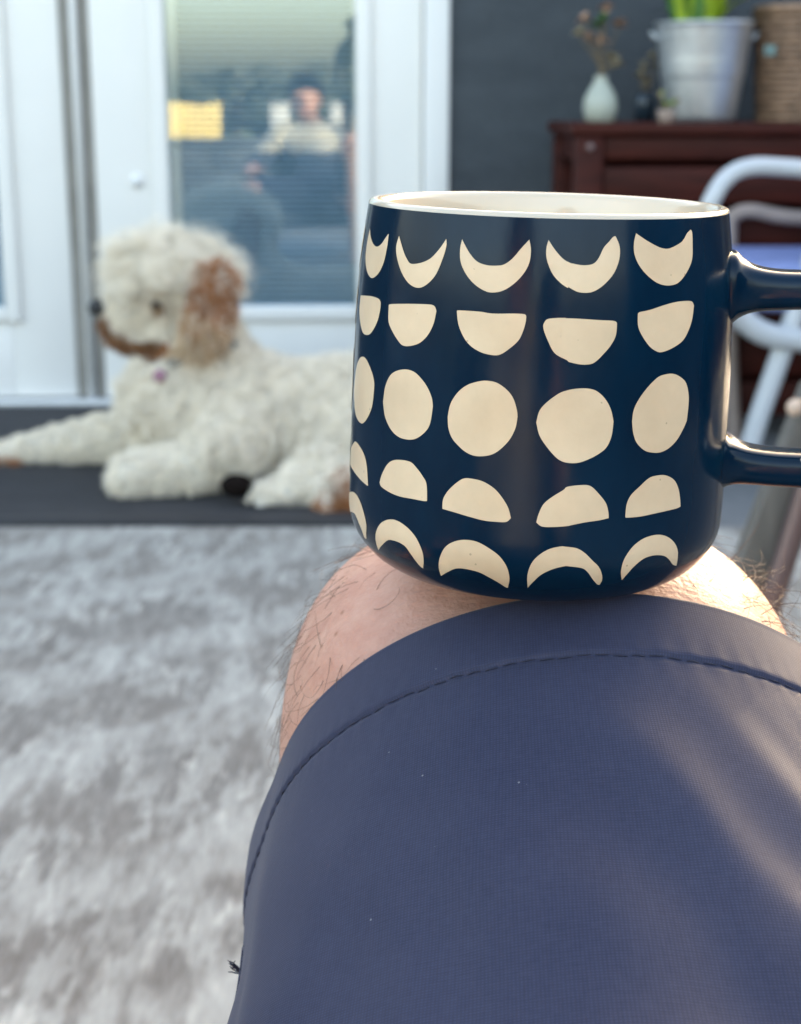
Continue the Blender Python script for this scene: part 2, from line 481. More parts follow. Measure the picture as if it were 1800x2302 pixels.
t = NT('galvanized_zinc')
co = t.coord('Object', (1, 1, 0.35))
n = t.noise(co, 14, 5, 0.6)
t.set(Base_Color=t.ramp(n, [(0.3, (0.50, 0.53, 0.55)), (0.7, (0.68, 0.70, 0.71))]), Roughness=t.ramp(n, [(0.3, (0.30, 0.30, 0.30)), (0.7, (0.46, 0.46, 0.46))]), Metallic=0.85)
zinc_mat = t.m
soil_mat = simple('soil', (0.03, 0.022, 0.016), 0.95, 0.3, 60, 0.6, 90)
leaf_bright = simple('bright_leaf', (0.30, 0.42, 0.03), 0.45, 0.30, 18, Subsurface_Weight=0.15)
leaf_green = simple('mid_leaf', (0.06, 0.17, 0.025), 0.45, 0.30, 18)
leaf_dark = simple('hedge_leaf', (0.020, 0.032, 0.024), 0.55, 0.35, 6)
stem_mat = simple('dry_stem', (0.14, 0.10, 0.055), 0.8, 0.2, 60)
petal_mat = simple('dried_petal', (0.42, 0.25, 0.16), 0.75, 0.30, 50)
petal_pale = simple('pale_dried_petal', (0.42, 0.35, 0.22), 0.75, 0.25, 50)
t = NT('milky_glass')
t.set(Base_Color=(0.60, 0.63, 0.54), Roughness=0.12, Transmission_Weight=0.40, IOR=1.35)
vase_mat = t.m
wicker_mat = simple('wicker_cane', (0.27, 0.165, 0.105), 0.55, 0.45, 40, 0.3, 120)
tube_white = simple('white_tube', (0.50, 0.52, 0.54), 0.35, 0.03, 8)
sling_mat = simple('periwinkle_cushion', (0.19, 0.24, 0.46), 0.8, 0.10, 14, 0.2, 300)
strap_mat = simple('taupe_strap', (0.28, 0.22, 0.19), 0.6, 0.15, 14)
camp_mat = simple('navy_canvas', (0.025, 0.032, 0.055), 0.85, 0.15, 20, 0.2, 300)
camp_metal = simple('black_metal', (0.02, 0.02, 0.022), 0.4, 0.1, 20, metal=0.4)
phone_mat = simple('graphite_phone', (0.03, 0.03, 0.034), 0.3, 0.05, 20)
lens_mat = simple('lens_glass', (0.005, 0.005, 0.008), 0.08, 0.05, 20)
yellow_mat = simple('yellow_paint', (0.52, 0.40, 0.12), 0.5, 0.08, 8)
garden_wall_mat = simple('dark_garden_block', (0.045, 0.055, 0.07), 0.8, 0.25, 4, 0.3, 30)
box_white = simple('white_box', (0.26, 0.27, 0.29), 0.5, 0.04, 8)
bark_mat = simple('bark', (0.06, 0.045, 0.035), 0.9, 0.25, 20, 0.6, 40)

# ------------------------------------------------------------------ ground
def sheet(name, x0, x1, y0, y1, z, mat, thick=0.0):
    m = MB()
    m.box(x0, x1, y0, y1, z - max(thick, 0.002), z)
    o = m.build(name, mat, bevel=0.0)
    return o
tag(sheet('patio', -60, 60, -3.2, 60, 0.0, patio_mat, 0.1), kind='structure')
tag(sheet('lawn', -90, 90, -90, -3.2, -0.004, lawn_mat, 0.1), kind='structure')

rug = tag(sheet('rug', -1.75, 1.05, 0.62, 2.735, 0.009, rug_mat, 0.008), 'distressed pale blue grey area rug below the knee', 'rug')

mat_t = thing('doormat', 'large charcoal ribbed mat under the lying dog', 'mat', (0, 0, 0.0))
MB().box(-1.7, 0.36, 2.80, 3.90, 0.001, 0.011).build('mat_field', mat_mat, mat_t)
MB().box(-1.7, 0.36, 2.755, 2.80, 0.001, 0.014).build('border', mat_edge, mat_t, bevel=0.003)

# ------------------------------------------------------------------ house with French doors, turned 2 degrees
ANG = R(1.99)
DW = 4.0
dvec = Vector((-math.sin(ANG), math.cos(ANG), 0)); uvec = Vector((math.cos(ANG), math.sin(ANG), 0))
def wall_uv(px, py):
    r = ray(px, py); k = DW / r.dot(dvec); p = EYE + r * k
    return p.dot(uvec), p.z
U = lambda px, py=450: wall_uv(px, py)[0]
Zw = lambda py: wall_uv(600, py)[1]
house = thing('house', 'house with dark slate wall and white double French doors', 'house', dvec * DW, ANG)
# local frame: x along the wall, -y towards the camera
uL0, uL1 = U(150) - 0.846, U(150)            # left door
uR0, uR1 = U(217), U(948)                    # right door
cas0, cas1 = uR1 + 0.003, U(1007)
capL0, capL1 = uL0 - 0.003 - (cas1 - cas0), uL0 - 0.003
DOOR_TOP = 2.02
W_L, W_R, W_T = -9.0, 1.93, 2.65
tk = 0.18
MB().box(cas1 - 0.01, W_R, 0.0, tk, 0.0, W_T).build('wall', wall_mat, house)
MB().box(W_L, capL0 + 0.01, 0.0, tk, 0.0, W_T).build('wall', wall_mat, house)
MB().box(capL0 + 0.01, cas1 - 0.01, 0.0, tk, DOOR_TOP + 0.05, W_T).build('wall', wall_mat, house)
MB().box(W_R - 0.18, W_R, tk + 0.002, 6.0, 0.0, W_T - 0.002).build('wall', wall_mat, house)
MB().box(W_L, W_R + 0.02, -0.02, 6.0, W_T + 0.002, W_T + 0.06).build('roof', simple('roof_felt', (0.10, 0.10, 0.105), 0.9), house)
# dim room behind the doors
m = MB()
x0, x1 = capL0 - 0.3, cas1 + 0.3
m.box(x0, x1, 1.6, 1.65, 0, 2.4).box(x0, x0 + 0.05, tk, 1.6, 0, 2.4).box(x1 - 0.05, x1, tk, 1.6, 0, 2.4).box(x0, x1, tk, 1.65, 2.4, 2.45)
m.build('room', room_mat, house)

fr = MB()
fr.box(cas0, cas1, -0.022, 0.10, 0.0, DOOR_TOP + 0.075)
fr.box(capL0, capL1, -0.022, 0.10, 0.0, DOOR_TOP + 0.075)
fr.box(capL1, cas0, -0.022, 0.10, DOOR_TOP + 0.004, DOOR_TOP + 0.075)
casing = fr.build('door_casing', casing_paint, house, bevel=0.005)
MB().box(capL1, cas0, -0.03, 0.12, 0.0, 0.018).build('threshold', steel_mat, house, bevel=0.004)
# astragal between the leaves: rounded white bar and grey weatherstrip
MB().tube([(U(184), 0.004, 0.02), (U(184), 0.004, DOOR_TOP)], 0.0095, 14).build('astragal', casing_paint, house, smooth=True)
MB().box(uL1 + 0.001, U(175.5), 0.012, 0.05, 0.019, DOOR_TOP).build('weatherstrip', weather_mat, house)
MB().box(U(193), uR0 - 0.001, 0.014, 0.05, 0.019, DOOR_TOP).build('weatherstrip', weather_mat, house)

def door(u0, u1, g0, g1, zb):
    zt = 1.86
    d = MB()
    y0, y1 = 0.006, 0.050
    d.box(u0, g0, y0, y1, 0.022, DOOR_TOP).box(g1, u1, y0, y1, 0.022, DOOR_TOP)
    d.box(g0, g1, y0, y1, 0.022, zb).box(g0, g1, y0, y1, zt, DOOR_TOP)
    dr = d.build('door', white_paint, house, bevel=0.003)
    w = 0.040
    f = MB()                                     # raised frame round the glass: bevelled profile
    def ringbox(a0, a1, b0, b1, wd, ya, yb):
        f.box(a0 - wd, a0, ya, yb, b0 - wd, b1 + wd).box(a1, a1 + wd, ya, yb, b0 - wd, b1 + wd)
        f.box(a0, a1, ya, yb, b0 - wd, b0).box(a0, a1, ya, yb, b1, b1 + wd)
    ringbox(g0 + 0.012, g1 - 0.012, zb + 0.012, zt - 0.012, w, -0.010, 0.0055)
    f.build('glass_moulding', white_paint, dr, bevel=0.007, seg=3)
    s = MB()
    s.box(g0 + 0.010, g0 + 0.038, 0.024, 0.042, zb + 0.01, zt - 0.01).box(g1 - 0.020, g1 - 0.010, 0.024, 0.042, zb + 0.01, zt - 0.01)
    s.build('spacer', spacer_mat, dr)
    MB().box(g0 + 0.002, g1 - 0.002, 0.012, 0.016, zb + 0.002, zt - 0.002).build('glass_pane', pane_mat, dr)
    b = MB()
    z = zb + 0.014
    while z < zt - 0.015:
        M = Matrix.Translation((0, 0.033, z)) @ Matrix.Rotation(R(46), 4, 'X')
        b.box(g0 + 0.039, g1 - 0.021, -0.0080, 0.0080, -0.0004, 0.0004, M)
        z += 0.0150
    sl = b.build('blind_slats', blind_mat, dr); sl['kind'] = 'stuff'
    return dr
zb = Zw(697)
dr = door(uR0, uR1, U(372) + 0.0, U(812), zb)
gl_w = U(812) - U(372)
g1l = U(8)
dl = door(uL0, uL1, g1l - gl_w, g1l, zb)
uu, zz_ = wall_uv(308, 408)
MB().tube([(uu, 0.006, zz_), (uu, 0.001, zz_)], [0.020, 0.018], 24).tube([(uu, 0.001, zz_), (uu, -0.005, zz_)], [0.009, 0.008], 16).build('deadbolt', casing_paint, dr, smooth=True)

# ------------------------------------------------------------------ console against the wall
c_u0, c_z = U(1240), 0.722
con = thing('console_table', 'dark red brown slatted wooden sideboard against slate wall', 'sideboard', dvec * (DW - 0.28) + uvec * (at(1296, 350, 3.5).x + 0.125), ANG)
D, Lc = 0.205, 1.32                              # half depth, length
for i in range(4):
    y0 = -D - 0.012 + i * (2 * D + 0.024) / 4
    MB().box(-0.012, Lc, y0 + 0.002, y0 + (2 * D + 0.024) / 4 - 0.002, c_z - 0.026, c_z).build('top_plank', wood_mat, con, bevel=0.003)
for x in (0.0, Lc - 0.075):
    for y in (-D, D - 0.062):
        MB().box(x, x + 0.062, y, y + 0.062, 0.0, c_z - 0.027).build('post', wood_mat, con, bevel=0.004)
z = c_z - 0.030
zs = [(0.050, 0.0), (0.082, 0.016), (0.082, 0.016), (0.082, 0.016), (0.082, 0.016), (0.082, 0.016), (0.082, 0.016)]
for hgt, gap in zs:
    z -= gap
    MB().box(0.064, Lc - 0.077, -D + 0.010, -D + 0.032, z - hgt, z).build('slat', wood_mat, con, bevel=0.003)
    z -= hgt
MB().box(0.0622, Lc - 0.0752, D - 0.03, D - 0.012, 0.05, c_z - 0.03).build('back_panel', wood_mat, con)
MB().box(0.010, 0.052, -D + 0.063, D - 0.063, c_z - 0.085, c_z - 0.03).build('side_rail', wood_mat, con, bevel=0.003)
MB().box(0.010, 0.052, -D + 0.063, D - 0.063, 0.10, 0.16).build('side_rail', wood_mat, con, bevel=0.003)
for px, py in ((1262, 308), (1318, 312)):
    pass
for x, w_ in ((0.031, 0.006), (Lc - 0.044, 0.006)):
    MB().tube([(x, -D - 0.001, c_z - 0.052), (x, -D - 0.004, c_z - 0.052)], [0.009, 0.008], 14).build('bolt', mauve_metal, con, smooth=True)

TOP = c_z
# ------------------------------------------------------------------ zinc bucket and its plant
def lathe_obj(name, prof, mat, parent, seg=48):
    return MB().lathe(prof, seg).build(name, mat, parent, smooth=True)
pb = at(1573, 268, 3.70)
bk = thing('bucket', 'galvanized metal bucket holding a bright green plant on the sideboard', 'bucket', (pb.x, 3.70, TOP))
hb = 0.214
pr = [(0.0, 0.0), (0.0, 0.078), (0.006, 0.080)]
for i in range(1, 30):
    k = i / 30; r = 0.080 + (0.111 - 0.080) * k
    rib = sum(0.0022 * math.exp(-((k - q) / 0.016) ** 2) for q in (0.50, 0.56, 0.62))
    pr.append((k * hb, r + rib))
pr += [(hb, 0.111), (hb + 0.004, 0.1145), (hb + 0.008, 0.1135), (hb + 0.008, 0.110), (hb + 0.003, 0.1085), (hb * 0.5, 0.094), (0.10, 0.088)]
lathe_obj('shell', pr, zinc_mat, bk)
lathe_obj('soil', [(hb - 0.035, 0.107), (hb - 0.030, 0.06), (hb - 0.028, 0.0)], soil_mat, bk)
for s in (-1, 1):
    MB().tube(bez([(s * 0.110, -0.02, hb - 0.03), (s * 0.122, -0.01, hb - 0.015), (s * 0.122, 0.01, hb - 0.015), (s * 0.110, 0.02, hb - 0.03)], 5), 0.003, 8).build('ear_ring', zinc_mat, bk, smooth=True)

def blade(m, base, az, lean, length, width, droop, seg=8, cup=0.25):
    d = Vector((math.cos(az), math.sin(az), 0)); sd = Vector((-math.sin(az), math.cos(az), 0))
    p = Vector(base); ang = lean
    v, f = [], []
    for i in range(seg + 1):
        k = i / seg
        w = width * (math.sin(math.pi * min(1, 0.12 + 0.88 * k)) ** 0.6) * (1 if k < 1 else 0.05)
        up = Vector((0, 0, 1)) * math.sin(ang) - d * math.cos(ang)
        nrm = d * math.cos(ang) * -1
        n_ = (Vector((0, 0, 1)) * math.sin(ang) + d * -math.cos(ang))
        v += [p - sd * w + n_ * w * cup, p + Vector((0, 0, 0)), p + sd * w + n_ * w * cup]
        step = length / seg
        p = p + (d * math.sin(ang) + Vector((0, 0, 1)) * math.cos(ang)) * step
        ang += droop / seg
    for i in range(seg):
        for j in (0, 1):
            f.append((i * 3 + j, i * 3 + j + 1, i * 3 + 4 + j, i * 3 + 3 + j))
    m.add(v, f)
pl = thing('potted_plant', 'bright yellow green broad leaved plant growing in zinc bucket', 'plant', (pb.x, 3.70, TOP + hb - 0.032))
for i in range(34):
    a = rng.uniform(0, 6.28); rr = rng.uniform(0.0, 0.055)
    m = MB()
    bx = rr * math.cos(a) - 0.022
    L = rng.uniform(0.11, 0.30)
    blade(m, (bx, rr * math.sin(a), 0), a + rng.uniform(-.6, .6), rng.uniform(0.03, 0.35), L, rng.uniform(0.014, 0.030), rng.uniform(0.3, 1.7))
    o = m.build('leaf', leaf_bright if i % 3 else leaf_green, pl, smooth=True)

# ------------------------------------------------------------------ vase with dried flowers
pv = at(1346, 262, 3.72)
vs = thing('vase', 'small milky glass bottle vase holding dried flowers', 'vase', (pv.x, 3.70, TOP))
lathe_obj('vase_body', [(z, r * 0.97) for z, r in [(0, 0), (0, 0.030), (0.004, 0.036), (0.03, 0.0415), (0.055, 0.039), (0.078, 0.026), (0.090, 0.017), (0.100, 0.0150), (0.104, 0.0175), (0.105, 0.0145), (0.09, 0.0135), (0.07, 0.026), (0.03, 0.037), (0.004, 0.03), (0.004, 0)]], vase_mat, vs, 40)
def flower(parent, c, r, mat, n=9):
    m = MB()
    for i in range(n):
        a = rng.uniform(0, 6.28)
        blade(m, c, a, rng.uniform(0.2, 1.6), r * rng.uniform(0.8, 1.3), r * 0.36, rng.uniform(0.2, 1.4), 4, 0.4)
    return m.build('flower_head', mat, parent, smooth=True)
df = thing('dried_flowers', 'wilted brownish pink flower stems in milky vase', 'dried flowers', (pv.x, 3.70, TOP + 0.03))
fl = [(1312, 48, petal_mat), (1363, 22, petal_mat), (1322, 92, petal_mat), (1352, 96, petal_mat), (1393, 58, petal_mat), (1378, 132, petal_pale), (1384, 150, petal_pale), (1301, 80, petal_pale), (1340, 62, leaf_green), (1355, 48, leaf_green)]
for px, py, mt in fl:
    p = at(px, py, 3.70 + rng.uniform(-0.02, 0.02))
    l = (p.x - pv.x, p.y - 3.70, p.z - TOP - 0.03)
    MB().tube(bez([(0, 0, 0), (rng.uniform(-.004, .004), 0, 0.078), (l[0] * 0.55, l[1] * 0.5, 0.08 + (l[2] - 0.08) * 0.6), l], 6), 0.0016, 6).build('stem', stem_mat, df, smooth=True)
    flower(df, l, 0.021, mt, 10)
p2 = at(1462, 268, 3.78)
d2 = thing('dried_flower_pot', 'small clay pot with dry yellowish flowers beside bucket', 'dried flowers', (at(1497, 268, 3.57).x, 3.57, TOP))
lathe_obj('pot', [(0, 0), (0, 0.016), (0.026, 0.021), (0.028, 0.022), (0.028, 0.018), (0.02, 0.016), (0.02, 0)], simple('clay', (0.46, 0.36, 0.31), 0.8, 0.12, 40), d2, 28)
for i in range(7):
    a = rng.uniform(0, 6.28)
    tip = (0.020 * math.cos(a) + 0.004, 0.014 * math.sin(a), rng.uniform(0.035, 0.065))
    MB().tube([(0, 0, 0.015), (tip[0] * .5, tip[1] * .5, 0.035), tip], 0.0012, 6).build('stem', stem_mat, d2, smooth=True)
    flower(d2, tip, 0.012, petal_pale if i % 2 else leaf_bright, 6)
d3 = thing('dried_seedheads', 'dry tan seed heads standing behind the bucket', 'dried flowers', (at(1445, 268, 3.86).x, 3.84, TOP))
lathe_obj('jar', [(0, 0), (0, 0.022), (0.05, 0.026), (0.07, 0.016), (0.07, 0.013), (0.05, 0.022), (0.004, 0.02), (0.004, 0)], simple('dark_jar', (0.02, 0.035, 0.05), 0.2, 0.1, 20), d3, 28)
for px, py in ((1462, 128), (1448, 150), (1472, 150), (1440, 172), (1455, 185)):
    p = at(px, py, 3.84)
    l = (p.x - at(1445, 268, 3.86).x, rng.uniform(-.02, .02), p.z - TOP)
    MB().tube([(0, 0, 0.02), (l[0] * .5, l[1] * .5, l[2] * .6), l], 0.0014, 6).build('stem', stem_mat, d3, smooth=True)
    flower(d3, l, 0.017, petal_pale, 8)

# ------------------------------------------------------------------ wicker basket
pk = at(1800, 272, 3.74)
bs = thing('wicker_basket', 'brown woven wicker basket at sideboard right of bucket', 'basket', (pk.x, 3.74, TOP))
nst = 30
rb = lambda z: 0.098 + 0.018 * (z / 0.25)
for k in range(nst):
    a = 2 * math.pi * k / nst
    MB().tube([((rb(z)) * math.cos(a), rb(z) * math.sin(a), z) for z in (0.0, 0.08, 0.16, 0.25)], 0.0028, 6).build('stake', wicker_mat, bs, smooth=True)
nr = 17
for j in range(nr):
    z = 0.007 + j * 0.0147
    pts = []
    for i in range(nst * 2):
        a = math.pi * i / nst
        pts.append((math.cos(a), math.sin(a)))
    rr = [rb(z) + 0.0050 * math.cos(nst * (math.pi * i / nst) + math.pi * (j % 2)) for i in range(nst * 2)]
    P = [(x * r, y * r, z) for (x, y), r in zip(pts, rr)]
    MB().tube(P + [P[0]], 0.0068, 6).build('weaver', wicker_mat, bs, smooth=True)
MB().tube([((rb(.25) + 0.002) * math.cos(a), (rb(.25) + 0.002) * math.sin(a), 0.252) for a in np.linspace(0, 2 * math.pi, 49)], 0.0085, 8).build('rim', wicker_mat, bs, smooth=True)
MB().lathe([(0.002, 0.0), (0.002, 0.095), (0.25, 0.108)], 40).build('inner_lining', wicker_mat, bs, smooth=True)
q = at(1735, 112, 3.60)
m = MB(); M = Matrix.Translation((q.x - pk.x, q.y - 3.74 + 0.018, q.z - TOP))
m.box(-0.012, 0.012, -0.0015, 0.0015, -0.011, 0.011, M)
m.build('hang_tag', simple('teal_label', (0.13, 0.21, 0.20), 0.6, 0.1, 30), bs)

# ------------------------------------------------------------------ white tubular armchair with periwinkle cushion
ch_o = at(1760, 1076, 3.15); ch_o.z = 0
ch = thing('patio_armchair', 'white tubular metal armchair with periwinkle blue cushion', 'chair', (ch_o.x, 3.15, 0))
L = lambda px, py, Y: at(px, py, Y) - Vector((ch_o.x, 3.15, 0))
def chair_tube(name, pts, r=0.016, mat=tube_white):
    return MB().tube(pts, r, 14).build(name, mat, ch, smooth=True)
def footed(p, z=0.0): return Vector((p.x, p.y, z))
a0 = L(1585, 505, 3.06)
near = bez([L(1578, 1000, 3.06) * 1, L(1580, 700, 3.06), L(1588, 500, 3.06), L(1606, 438, 3.06), L(1640, 394, 3.07), L(1690, 375, 3.08), L(1760, 376, 3.10), L(1860, 384, 3.12), L(2050, 400, 3.16)], 10)
chair_tube('armrest', near, 0.0172)
far = bez([L(1650, 1005, 3.52), L(1640, 700, 3.52), L(1640, 520, 3.52), L(1648, 486, 3.52), L(1690, 474, 3.52), L(1770, 488, 3.52), L(1950, 498, 3.52)], 8)
chair_tube('armrest', far, 0.0165, strap_mat)
leg = [footed(L(1664, 1086, 3.15)), L(1700, 955, 3.15), L(1740, 840, 3.15), L(1792, 690, 3.15), L(1850, 520, 3.15), L(1893, 386, 3.15)]
chair_tube('leg', bez(leg, 6), 0.0215)
rl = footed(L(1990, 1086, 3.15)); rl2 = L(2050, 400, 3.16)
chair_tube('leg', [rl, (rl + rl2) / 2, rl2], 0.019)
chair_tube('leg', [footed(L(2040, 1000, 3.55)), L(1950, 498, 3.52)], 0.017)
chair_tube('seat_rail', bez([L(1580, 668, 3.06), L(1650, 705, 3.10), L(1725, 752, 3.12), L(1850, 768, 3.15), L(2020, 776, 3.15)], 8), 0.0245)
cz = L(1700, 700, 3.10)
m = MB()
x0 = L(1628, 600, 3.2).x
m.box(x0, x0 + 0.50, -0.02, 0.40, 0.350, 0.452)
m.build('seat_cushion', sling_mat, ch, bevel=0.03, seg=4)
m = MB(); m.box(x0 + 0.40, x0 + 0.50, -0.02, 0.40, 0.455, 0.86)
m.build('back_cushion', sling_mat, ch, bevel=0.03, seg=4)
chair_tube('back_frame', bez([L(2050, 400, 3.16), L(2090, 200, 3.16), L(2095, 190, 3.35), L(1950, 300, 3.52), L(1950, 498, 3.52)], 8), 0.016)

# ------------------------------------------------------------------ brown slanted folding chair close on the right, mostly out of frame
fc_o = at(1700, 1300, 1.5); 
fc = thing('folding_chair', 'weathered brown wooden folding chair with bronze tube at right edge', 'chair', (fc_o.x, 1.5, 0))
K = lambda px, py, Y=1.5: at(px, py, Y) - Vector((fc_o.x, 1.5, 0))
def plank(name, p0, p1, w, th, mat=grey_wood, side=Vector((0, 1, 0))):
    p0, p1 = Vector(p0), Vector(p1)
    z = (p1 - p0).normalized(); x = z.cross(side).normalized(); y = x.cross(z)
    M = Matrix((( x.x, y.x, z.x, p0.x), (x.y, y.y, z.y, p0.y), (x.z, y.z, z.z, p0.z), (0, 0, 0, 1)))
    m = MB(); m.box(-w / 2, w / 2, -th / 2, th / 2, 0, (p1 - p0).length, M)
    return m.build(name, mat, fc, bevel=0.004)
A1, A0 = K(1840, 940), K(1700, 1300)
dr_ = (A1 - A0).normalized()
lo = A0 - dr_ * ((A0.z) / dr_.z)
hi = A1 + dr_ * 0.03
wv = Vector((0, 0, 0))
plank('leg', lo, hi, 0.056, 0.026)
for dy in (-0.5,):
    plank('leg', lo + Vector((0, dy, 0)), hi + Vector((0, dy, 0)), 0.056, 0.026)
B1, B0 = K(1822, 1075, 1.47), K(1752, 1300, 1.47)
db = (B1 - B0).normalized(); bl = B0 - db * (B0.z / db.z) 
MB().tube([bl, B0, B1, B1 + db * 0.22], 0.0115, 14).build('brace_tube', mauve_metal, fc, smooth=True)
c_lo = Vector((hi.x + 0.10, 0, 0)); c_hi = Vector((lo.x + 0.05, 0, hi.z))
top_l = hi + Vector((0.0, 0, 0))
plank('leg', (hi.x + 0.08, -0.035, 0.0), (hi.x + 0.37, -0.035, hi.z + 0.36), 0.05, 0.024)
plank('leg', (hi.x + 0.08, -0.465, 0.0), (hi.x + 0.37, -0.465, hi.z + 0.36), 0.05, 0.024)
for i in range(6):
    x = hi.x + 0.0 + i * 0.068
    m = MB(); m.box(x, x + 0.058, -0.50, -0.015, hi.z + 0.002, hi.z + 0.02); m.build('seat_slat', grey_wood, fc, bevel=0.004)
m = MB(); m.box(-0.02, 0.0, 0, 0.0, 0, 0)
bp = K(1787, 916, 1.46)
MB().ellipsoid(bp, (0.0085, 0.007, 0.0085)).build('bolt_cap', bolt_mat, fc, smooth=True)
MB().tube([bp, bp + Vector((0.03, 0.03, 0.0)), bp + Vector((0.06, 0.05, 0))], 0.004, 8).build('bolt', camp_metal, fc, smooth=True)
m = MB(); m.box(bp.x - 0.012, bp.x + 0.42, 0.02, 0.05, bp.z - 0.02, bp.z + 0.012); 

# ------------------------------------------------------------------ unseen additions at right: fence cuts horizon glow, tree filters the low sun
fe = thing('glow_block_fence', 'added unseen dark board fence at right, cutting horizon glow off the mug', 'fence', (3.35, 0, 0))
for i in range(62):
    y = -3.0 + i * 0.2
    hgt = 1.62 + 0.012 * math.sin(i * 2.3)
    MB().box(-0.010, 0.010, y + 0.004, y + 0.196, 0.03, hgt).build('board', wood_mat, fe)
for y in (-3.0, -0.6, 1.8, 4.2, 6.6, 9.2):
    MB().box(0.0115, 0.10, y - 0.045, y + 0.045, 0, 1.58).build('post', wood_mat, fe)
for z in (0.4, 1.3):
    MB().box(0.0115, 0.045, -2.95, 9.15, z, z + 0.09).build('rail', wood_mat, fe)
tc_ = Vector((0.08, 0.43, 0.6)) + SUN_DIR * 6.6
tree = thing('sun_filter_tree', 'added unseen leafy tree filtering the low sun on the knee', 'tree', (tc_.x, tc_.y, 0))
tb = MB()
tb.tube([(0, 0, 0), (0.02, 0.01, 0.8), (0.0, 0.0, 1.6), (0.03, 0.02, 3.0)], [0.06, 0.05, 0.035, 0.01], 12)
for k in range(11):
    a = k * 2.4
    tb.tube([(0.01, 0.0, 1.1 + 0.14 * k), (0.4 * math.cos(a), 0.4 * math.sin(a), 1.4 + 0.15 * k), (0.85 * math.cos(a), 0.85 * math.sin(a), 1.65 + 0.15 * k)], [0.022, 0.012, 0.004], 7)
tb.build('trunk', bark_mat, tree, smooth=True)
cb = MB()
for i in range(2500):
    d = rng.normal(0, 1, 3); d /= np.linalg.norm(d)
    q = d * rng.random() ** 0.4
    p = Vector((q[0] * 1.15, q[1] * 1.15, tc_.z + q[2] * 1.25))
    s_ = rng.uniform(0.03, 0.055)
    M = Matrix.Translation(p) @ Euler(rng.uniform(0, 6.28, 3)).to_matrix().to_4x4()
    cb.add([M @ Vector(v) for v in ((-s_, 0, 0), (0, -s_ * .5, 0.2 * s_), (s_, 0, 0), (0, s_ * .5, 0.2 * s_))], [(0, 1, 2, 3)])
cb.build('crown', leaf_green, tree)

# ------------------------------------------------------------------ the mug
MUG_PROF = [(0.0, 30.25), (0.4, 34.2), (1.2, 37.3), (2.2, 40.2), (3.35, 42.3), (5.0, 44.6), (6.7, 46.25), (8.4, 47.6), (10.05, 48.7), (11.7, 49.5), (13.4, 50.1), (15.0, 50.45), (16.75, 50.66), (20.1, 50.71), (26.8, 50.67), (33.5, 50.58), (40.2, 50.47), (46.9, 50.34), (53.6, 50.19), (60.3, 50.0), (67.0, 49.76), (73.7, 49.42), (80.4, 48.95), (87.1, 48.29), (92.0, 47.64), (97.6, 46.80)]
pz = np.array([a for a, b in MUG_PROF]) / 1000; prr = np.array([b for a, b in MUG_PROF]) / 1000
mug_r = lambda z: float(np.interp(z, pz, prr))
mug = thing('mug', 'navy blue stoneware mug with cream moon phase marks standing on knee', 'mug', (0.03628, 0.41, 0.63694))
mug.rotation_euler = (0, 0.02275, 0)
SEG = 256
prof = [(0.0015, 0.0), (0.0015, 0.028), (0.0, 0.0285)] + [(a / 1000, b / 1000) for a, b in MUG_PROF]
body = MB().lathe(prof, SEG).build('mug_body', navy_mat, mug, smooth=True)
lz = 0.0976
lin = [(lz, 0.04680), (lz + 0.0005, 0.04664), (lz + 0.0009, 0.0463), (lz + 0.00115, 0.0458), (lz + 0.0012, 0.0452), (lz + 0.0011, 0.0446), (lz + 0.0007, 0.0440), (lz - 0.0004, 0.0435), (0.09, 0.0432), (0.05, 0.0455), (0.02, 0.0458), (0.010, 0.042), (0.007, 0.030), (0.0065, 0.0)]
MB().lathe(lin, SEG).build('liner', liner_mat, mug, smooth=True)

